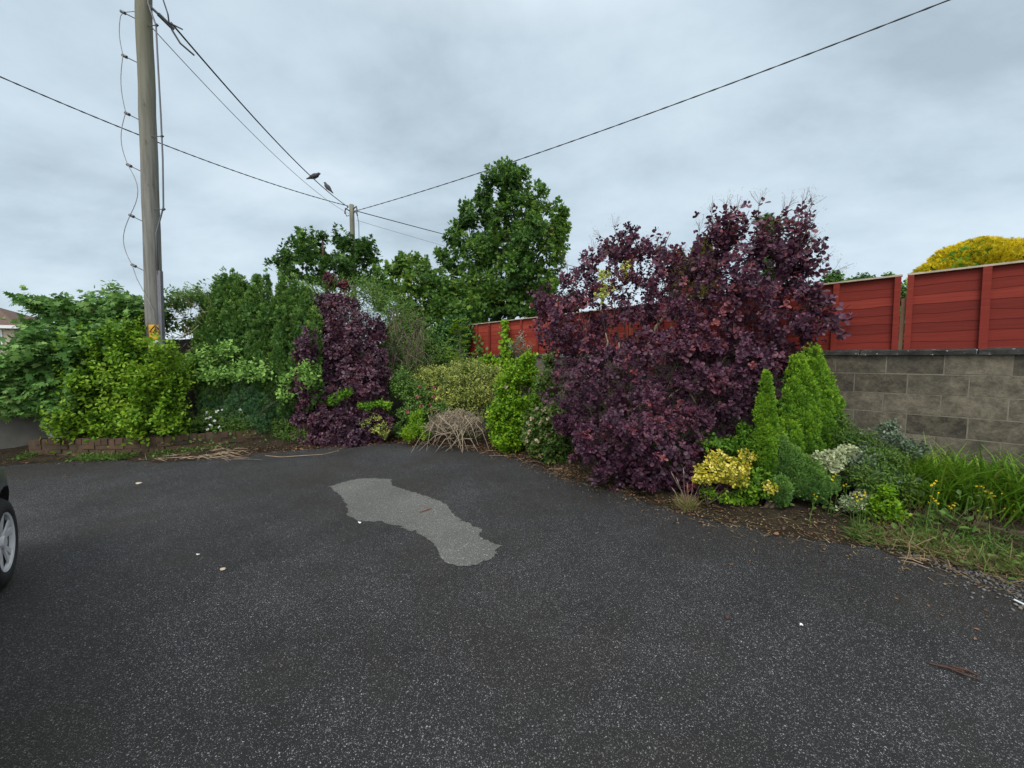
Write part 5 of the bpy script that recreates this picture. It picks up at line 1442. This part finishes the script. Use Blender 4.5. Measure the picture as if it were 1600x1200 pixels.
# long grass
def grass(label, base, area, n, h, seed, wd=.009, mat='grass', lean=.5, name='grass_clump', cat='grass', tint0=.5, stuff=False, grp=None):
    rng = np.random.default_rng(seed); lv = Leaves()
    (a0, a1), (b0, b1) = area[0], area[1]
    P = area[2](rng, n)
    D = np.array((0, 0, 1.)) + rng.normal(size=(n, 3)) * np.array((lean, lean, .1)) * .7
    fw = D * (1, 1, 0) + rng.normal(size=(n, 3)) * (.1, .1, 0)
    lv.add('blade', P, D, nrm(fw + 1e-6), h * rng.uniform(.45, 1.15, n), tint0 + .22 * rng.normal(size=n), wd / h)
    o = lv.build('foliage' if False else name, M[mat], None, base)
    return o, rng
# wide is scaled by blade length: template width 1 -> wd
def strip(p, q, wdt):
    p, q = np.array(p), np.array(q)
    def f(rng, n):
        k = rng.random((n, 1)); d = nrm(q - p); s = np.array((d[1], -d[0], 0))
        return p * (1 - k) + q * k + s * rng.normal(size=(n, 1)) * wdt
    return ((0, 0), (0, 0), f)
o, rng = grass('', np.array((4.0, 3.9, .15)), strip((3.98, 4.2, .17), (5.6, 2.95, .2), .15), 5200, .64, 101, wd=.017, lean=.75)
tag(o, 'dense clump of long arching green grass against the block wall', 'grass', kind='stuff')
# dry stems in front
rng = np.random.default_rng(104); lv = Leaves(); n = 1100
P = np.array((3.55, 3.72, .03)) + rng.random((n, 1)) * np.array((1.35, -.62, .04)) + np.stack([rng.normal(size=n) * .08, rng.normal(size=n) * .12, np.abs(rng.normal(size=n)) * .04], 1)
lv.add('blade', P, rng.normal(size=(n, 3)) * (1, .8, .35) + (0, 0, .35), rng.normal(size=(n, 3)) + (0, 0, .6), .26 * rng.uniform(.4, 1.2, n), rng.random(n), .025)
n = 1500
P = EDGE[rng.integers(0, len(EDGE), 30000)]; xs = 800 + 600 * P[:, 0] / P[:, 1]
P = P[(xs > 1380) & (xs < 1720)][:n]; n = len(P)
P = P + np.array((.55, .45, 0)) * rng.random((n, 1)) * .5 + rng.normal(size=(n, 3)) * (.08, .08, 0); P[:, 2] = .02 + .06 * rng.random(n)
lv.add('blade', P, rng.normal(size=(n, 3)) * (1, 1, .3) + (0, 0, .3), rng.normal(size=(n, 3)) + (0, 0, .6), .15 * rng.uniform(.4, 1.4, n), rng.random(n), .03)
tag(lv.build('dead_grass', M['straw'], None, np.array((4., 3.6, .05))), 'dead straw-coloured grass stems in front of the long grass', 'dead grass', kind='stuff')
rng = np.random.default_rng(105); lv = Leaves(); n = 1100
P = np.array((3.5, 3.72, .03)) + rng.random((n, 1)) * np.array((1.6, -.75, .04)) + np.stack([rng.normal(size=n) * .12, rng.normal(size=n) * .13, np.zeros(n)], 1)
lv.add('blade', P, rng.normal(size=(n, 3)) * (.7, .7, .2) + (0, 0, .8), rng.normal(size=(n, 3)), .15 * rng.uniform(.4, 1.3, n), .3 + .25 * rng.normal(size=n), .05)
lv.add('ovate', P[:400] + rng.normal(size=(400, 3)) * .04 + (0, 0, .05), rng.normal(size=(400, 3)), rng.normal(size=(400, 3)) * .4 + (0, 0, 1), .035, rng.random(400))
tag(lv.build('weeds', M['weed'], None, np.array((4., 3.6, .05))), 'low green weeds covering the edging at right', 'weeds', kind='stuff')

# tuft with seed heads
base = gp(1075, 795)
rng = np.random.default_rng(102); r = root('grass_tuft', 'dry grass tuft with tall seed heads in front of the purple bush', 'grass tuft', base)
lv = Leaves(); n = 260
P = base + np.stack([rng.normal(size=n) * .045, rng.normal(size=n) * .03, np.zeros(n)], 1)
lv.add('blade', P, rng.normal(size=(n, 3)) * (.6, .5, .1) + (0, 0, .8), rng.normal(size=(n, 3)), .17 * rng.uniform(.5, 1.2, n), rng.random(n), .035)
lv.build('blades', M['straw'], r, base)
lv = Leaves(); n = 130
P = base + np.stack([rng.normal(size=n) * .045, rng.normal(size=n) * .03, np.zeros(n)], 1)
lv.add('blade', P, rng.normal(size=(n, 3)) * (.6, .5, .1) + (0, 0, .8), rng.normal(size=(n, 3)), .16 * rng.uniform(.5, 1.2, n), rng.random(n), .035)
lv.build('green_blades', M['grass'], r, base)
for px, py in ((1050, 740), (1058, 750), (1068, 735), (1083, 752), (1098, 745), (1052, 765), (1074, 758)):
    q = at(px, py, base[1] - .02); mb = MB()
    mb.tube([base, (base + q) / 2 + rng.normal(size=3) * .01, q], [.0025, .002, .0015], 4, .6)
    d = nrm(q - base); mb.tube([q - d * .05, q - d * .02, q + d * .03], [.002, .0065, .002], 5, .6)
    mb.build('seed_stalk', M['pale_twig'], r, base)

# weeds along the brick planter, at the foot of the plants
rng = np.random.default_rng(103); lv = Leaves(); n = 2600
s = rng.random(n) * Ltot
PP2 = np.array([on_path(x)[0] for x in s]); NN2 = np.array([on_path(x)[2] for x in s])
fk = Fld(rng, 8, 1.4)
PP2 = PP2 + NN2 * (.04 + np.abs(rng.normal(size=(n, 1))) * .10); PP2[:, 2] = .01
ok = fk(PP2) > -.35; PP2 = PP2[ok]; n = len(PP2)
lv.add('blade', PP2, rng.normal(size=(n, 3)) * (.6, .6, .1) + (0, 0, .7), rng.normal(size=(n, 3)), .11 * rng.uniform(.4, 1.5, n), .55 + .25 * rng.normal(size=n), .06)
m = n // 3
lv.add('ovate', PP2[:m] + rng.normal(size=(m, 3)) * .03 + (0, 0, .05), rng.normal(size=(m, 3)), rng.normal(size=(m, 3)) * .4 + (0, 0, 1), .045 * rng.uniform(.6, 1.3, m), rng.random(m))
tag(lv.build('weeds', M['weed'], None, gp(240, 715)), 'weeds and grass growing along the foot of the brick planter', 'weeds', kind='stuff')

# ---------------------------------------------------------------- litter on the ground
rng = np.random.default_rng(110); lv = Leaves()
i = rng.integers(0, len(EDGE), 24000); f = rng.random(24000)
xs = 800 + 600 * EDGE[i, 0] / EDGE[i, 1]
wgt = np.interp(xs, [0, 250, 420, 620, 700, 880, 1000, 1400, 1600], [.04, .12, .5, .9, 1, .8, .22, .12, .12])
keep = rng.random(len(i)) < wgt * .55
i = i[keep]; dirn = nrm(inner_s - EDGE)[i]
P = EDGE[i] + dirn * (rng.normal(size=(len(i), 1)) * .17 + .06); P[:, :2] += rng.normal(size=(len(i), 2)) * .05
d = ((P - EDGE[i]) * dirn).sum(1)
P[:, 2] = .008 + np.clip(d - .05, 0, 1) * .24 + rng.random(len(P)) * .012
m = len(P)
lv.add('ovate', P, rng.normal(size=(m, 3)) * (1, 1, .2), np.array((0, 0, 1.)) + rng.normal(size=(m, 3)) * .35, .036 * rng.uniform(.3, 1.4, m), rng.random(m))
# single leaves blown out over the asphalt
m = 140
px = rng.uniform(60, 1560, m); py = np.interp(px, [0, 600, 1000, 1600], [735, 705, 790, 930]) + np.abs(rng.normal(size=m)) * 35
P = np.array([gp(a, b, .008) for a, b in zip(px, py)])
lv.add('ovate', P, rng.normal(size=(m, 3)) * (1, 1, .05), np.array((0, 0, 1.)) + rng.normal(size=(m, 3)) * .2, .022 * rng.uniform(.5, 1.3, m), rng.random(m))
tag(lv.build('leaf_litter', M['litter'], None, gp(700, 700)), 'brown dry leaf litter along the edge of the asphalt', 'leaf litter', kind='stuff')

# long dry stems lying by the planter
mb = MB()
for k in range(60):
    a = gp(rng.uniform(245, 365), rng.uniform(701, 718), .015 + rng.random() * .05)
    th = rng.normal() * .6; L = rng.uniform(.12, .55)
    b = a + np.array((math.cos(th) * L, math.sin(th) * L * .6 - .02, rng.normal() * .02)); b[2] = max(b[2], .01)
    mb.tube([a, (a + b) / 2 + rng.normal(size=3) * (.07, .05, .02) + (0, 0, .02), b], [.005, .005, .0025], 4, rng.random())
tag(mb.build('stem_pile', M['pale_twig'], None, gp(315, 708)), 'pile of long dry cut stems lying below the brick planter', 'dry stems')
mb = MB()
for k in range(60):
    j = rng.integers(95, 165); a = EDGE[j] + rng.normal(size=3) * (.15, .12, 0); a[2] = .015
    th = rng.uniform(0, 6.28); L = rng.uniform(.1, .35)
    b = a + np.array((math.cos(th) * L, math.sin(th) * L, .01))
    mb.tube([a, (a + b) / 2 + rng.normal(size=3) * (.03, .03, .005) + (0, 0, .01), b], [.004, .004, .002], 4, rng.random())
tag(mb.build('twig_litter', M['pale_twig'], None, gp(650, 695)), 'thin dry twigs scattered along the asphalt edge', 'twigs', kind='stuff')
def stick(label, pts, r, mat, cat='twig'):
    mb = MB(); mb.tube([gp(x, y, z) for x, y, z in pts], r, 5, .5)
    tag(mb.build(cat.replace(' ', '_'), M[mat], None, gp(pts[0][0], pts[0][1])), label, cat)
M['dark_stick'] = simple_mat('dark wet stick', (.03, .016, .012), (.07, .035, .025), 20, .8, .3, .3, .002, False)
M['red_stick'] = simple_mat('reddish twig', (.12, .05, .035), (.2, .09, .06), 20, .8, .3, .3, .002, False)
rngs = np.random.default_rng(8)
mb = MB()
for a, b, c in (((1452, 1036), (1478, 1042), (1505, 1048)), ((1478, 1042), (1506, 1053), (1532, 1062)), ((1484, 1040), (1512, 1047), (1530, 1056))):
    mb.tube([gp(*a, .012), gp(*b, .016), gp(*c, .01)], [.004, .0065, .003], 5, .5)
tag(mb.build('stick', M['dark_stick'], None, gp(1490, 1045)), 'dark split stick lying on the asphalt at lower right', 'stick')
stick('reddish twig lying on the pale asphalt patch', [(656, 800, .012), (665, 797, .014), (674, 794, .01)], .006, 'red_stick')
stick('white stick lying on the asphalt at the right edge', [(1585, 937, .012), (1604, 946, .012), (1622, 955, .012)], .007, 'white_stick' if 'white_stick' in M else 'sign_white', 'white stick')
mb = MB()
for k in range(7):
    a = gp(1398 + rngs.uniform(0, 30), 868 + rngs.uniform(0, 8), .01); b = a + np.array((.14, -.06, 0)) * rngs.uniform(.6, 1.2) + rngs.normal(size=3) * (.03, .03, .004)
    mb.tube([a, (a + b) / 2 + (0, 0, .012), b], .003, 4, rngs.random())
tag(mb.build('twig_bundle', M['pale_twig'], None, gp(1420, 875)), 'small bundle of pale dry twigs near the gravel', 'twigs')
stick('long curved dry stem on the asphalt below the plum bush', [(415, 712, .015), (440, 714, .02), (470, 712, .02), (505, 710, .02), (530, 704, .01)], .006, 'pale_twig', 'dry stem')
def scrap(label, px, py, s, mat, seed, name='paper_scrap', cat='litter'):
    g = np.random.default_rng(seed); c = gp(px, py, .012); n = 9
    V = [c + np.array((math.cos(a) * s * g.uniform(.7, 1.2), math.sin(a) * s * g.uniform(.5, 1), g.uniform(-.004, .01))) for a in np.arange(n) * 2 * PI / n]
    V = V + [v - np.array((0, 0, .003)) for v in V]
    F = [tuple(range(n)), tuple(range(n, 2 * n))[::-1]] + [(i, i + n, (i + 1) % n + n, (i + 1) % n) for i in range(n)]
    tag(mesh_obj(name, V, F, M[mat], None, None, False, c), label, cat)
M['blue_wrap'] = simple_mat('blue wrapper', (.2, .3, .55), (.35, .45, .7), 9, .4, .4, .1, .002, False)
M['tan_leaf'] = simple_mat('tan leaf', (.3, .24, .18), (.5, .42, .33), 9, .8, .2, .1, .002, False)
scrap('small crumpled blue wrapper by the plum bush', 509, 688, .035, 'blue_wrap', 1, 'wrapper')
scrap('white paper scrap on moss beneath the dwarf conifer mounds', 1227, 790, .035, 'sign_white', 2)
scrap('pale dead leaf on the asphalt left of centre', 349, 889, .022, 'tan_leaf', 3, 'dead_leaf', 'leaf')
scrap('pale dead leaf on the asphalt below the brick planter', 217, 755, .04, 'tan_leaf', 4, 'dead_leaf', 'leaf')
scrap('small pale pebble-like scrap beside the pale patch', 562, 816, .016, 'sign_white', 5)
scrap('small white scrap on the asphalt at lower right', 1252, 976, .010, 'sign_white', 6)
scrap('dark dead leaf on the asphalt right of centre', 1136, 964, .014, 'dark_stick', 7, 'dead_leaf', 'leaf')
scrap('small white scrap on the asphalt toward the car', 309, 866, .013, 'sign_white', 8)
scrap('reddish wrapper scrap on the moss right of the grass tuft', 1122, 795, .03, 'red_stick', 9, 'wrapper')

# gravel at the right
rng = np.random.default_rng(120); lv = Leaves(); n = 2600
px = np.concatenate([rng.uniform(1330, 1640, n // 2), rng.uniform(1420, 1700, n // 2)])
ey_ = np.interp(px, [1330, 1420, 1500, 1600, 1700], [833, 852, 878, 910, 945])
py = ey_ + rng.normal(size=n) * np.interp(px, [1330, 1600, 1700], [8, 20, 24]) - 6
P = np.array([gp(a, b, .006) for a, b in zip(px, py)])
sz = .009 * rng.uniform(.4, 1.8, n)
lv.add('blob', P, rng.normal(size=(n, 3)), rng.normal(size=(n, 3)) * .3 + (0, 0, 1), sz, rng.random(n), 1, .6)
tag(lv.build('gravel', M['gravel'], None, gp(1520, 880)), 'loose grey gravel along the right edge of the asphalt', 'gravel', kind='stuff')

# low undergrowth filling the shaded bed, and a dark evergreen behind the fence end
rng = np.random.default_rng(130); lv = Leaves(); n = 5200
i = rng.integers(40, 215, n); f = rng.uniform(.12, .95, n)[:, None] ** .8
P = EDGE[i] * (1 - f) + inner_s[i] * f
d = np.linalg.norm(P - EDGE[i], axis=1)
P[:, 2] = .03 + np.clip(d, 0, 1) * .2 + rng.random(n) ** 1.5 * np.clip(d * .4, .03, .28)
lv.add('ovate', P, rng.normal(size=(n, 3)) + (0, 0, .3), rng.normal(size=(n, 3)) * .5 + (0, -.3, .8), .065 * rng.uniform(.5, 1.3, n), .35 + .2 * rng.normal(size=n))
tag(lv.build('undergrowth', M['privet'], None, gp(700, 640)), 'low leafy undergrowth covering the shaded soil beneath the shrubs', 'undergrowth', kind='stuff')
shrub('dark evergreen shrub filling the back corner left of the fence end', 'shrub', np.array((-1.75, 10.6, 0)), [(690, 540, 10.4, 40, 35, .5), (715, 520, 10.5, 26, 30, .4), (665, 560, 10.2, 35, 35, .5), (700, 570, 10.2, 40, 25, .4)], 'cypress', 900, 'ovate', 7, .1, 'shoots', 140, length=.26, gap=-.8, tint0=.15, stem=('stems', 'bark', .03, None), fill=200)
HB = bk(1380, 6.0)
shrub('dark hedge standing behind the red fence right of the purple bush', 'hedge', HB, [(1330, 470, 6.4, 50, 28, .3), (1400, 470, 6.2, 50, 30, .3), (1390, 520, 6.0, 60, 40, .3)], 'cypress', 800, 'ovate', 7, .08, 'shoots', 141, name='hedge', length=.25, gap=-.9, tint0=.2, stem=('stems', 'bark', .03, None), fill=200)

rng = np.random.default_rng(150); lv = Leaves(); n = 5200
i = rng.integers(0, len(EDGE), 40000)
xs = 800 + 600 * EDGE[i, 0] / EDGE[i, 1]
i = i[(xs > 1020) & (xs < 1700)][:n]; n = len(i); dirn = nrm(inner_s - EDGE)[i]
off = np.abs(rng.normal(size=(n, 1))) * .28 + .05
P = EDGE[i] + dirn * off + rng.normal(size=(n, 3)) * (.04, .04, 0)
P[:, 2] = .01 + np.clip(off[:, 0] - .05, 0, 1) * .22
fk = Fld(rng, 10, 3); xs = 800 + 600 * P[:, 0] / P[:, 1]
ok = fk(P) > np.interp(xs, [1050, 1300, 1420, 1600], [.8, .6, 0, -.35]); P = P[ok]; n = len(P)
lv.add('blade', P, rng.normal(size=(n, 3)) * (.8, .8, .2) + (0, 0, .6), rng.normal(size=(n, 3)), .13 * rng.uniform(.3, 1.5, n), .4 + .3 * rng.normal(size=n), .05)
m = n // 2
lv.add('ovate', P[:m] + rng.normal(size=(m, 3)) * .03 + (0, 0, .03), rng.normal(size=(m, 3)) * (1, 1, .4), rng.normal(size=(m, 3)) * .5 + (0, 0, 1), .04 * rng.uniform(.4, 1.4, m), rng.random(m))
tag(lv.build('ground_weeds', M['weed'], None, gp(1400, 830)), 'small patchy weeds in the mossy strip at right', 'weeds', kind='stuff')
rng = np.random.default_rng(151); lv = Leaves(); n = 2000
i = rng.integers(0, len(EDGE), 40000); xs = 800 + 600 * EDGE[i, 0] / EDGE[i, 1]
i = i[(xs > 860) & (xs < 1700)][:n]; n = len(i); dirn = nrm(inner_s - EDGE)[i]
off = rng.normal(size=(n, 1)) * .25 + .1
P = EDGE[i] + dirn * off + rng.normal(size=(n, 3)) * (.04, .04, 0)
P[:, 2] = .008 + np.clip(off[:, 0] - .05, 0, 1) * .22
h = n // 2
lv.add('blob', P[:h], rng.normal(size=(h, 3)), rng.normal(size=(h, 3)) * .3 + (0, 0, 1), .006 * rng.uniform(.4, 2.0, h), rng.random(h), 1, .6)
q = n - h
lv.add('needle', P[h:] + (0, 0, .004), rng.normal(size=(q, 3)) * (1, 1, .08), np.array((0, 0, 1.)) + rng.normal(size=(q, 3)) * .2, .07 * rng.uniform(.4, 1.6, q), rng.random(q), .5)
tag(lv.build('debris', M['straw'], None, gp(1200, 815)), 'scattered plant debris and crumbs on the mossy strip', 'debris', kind='stuff')
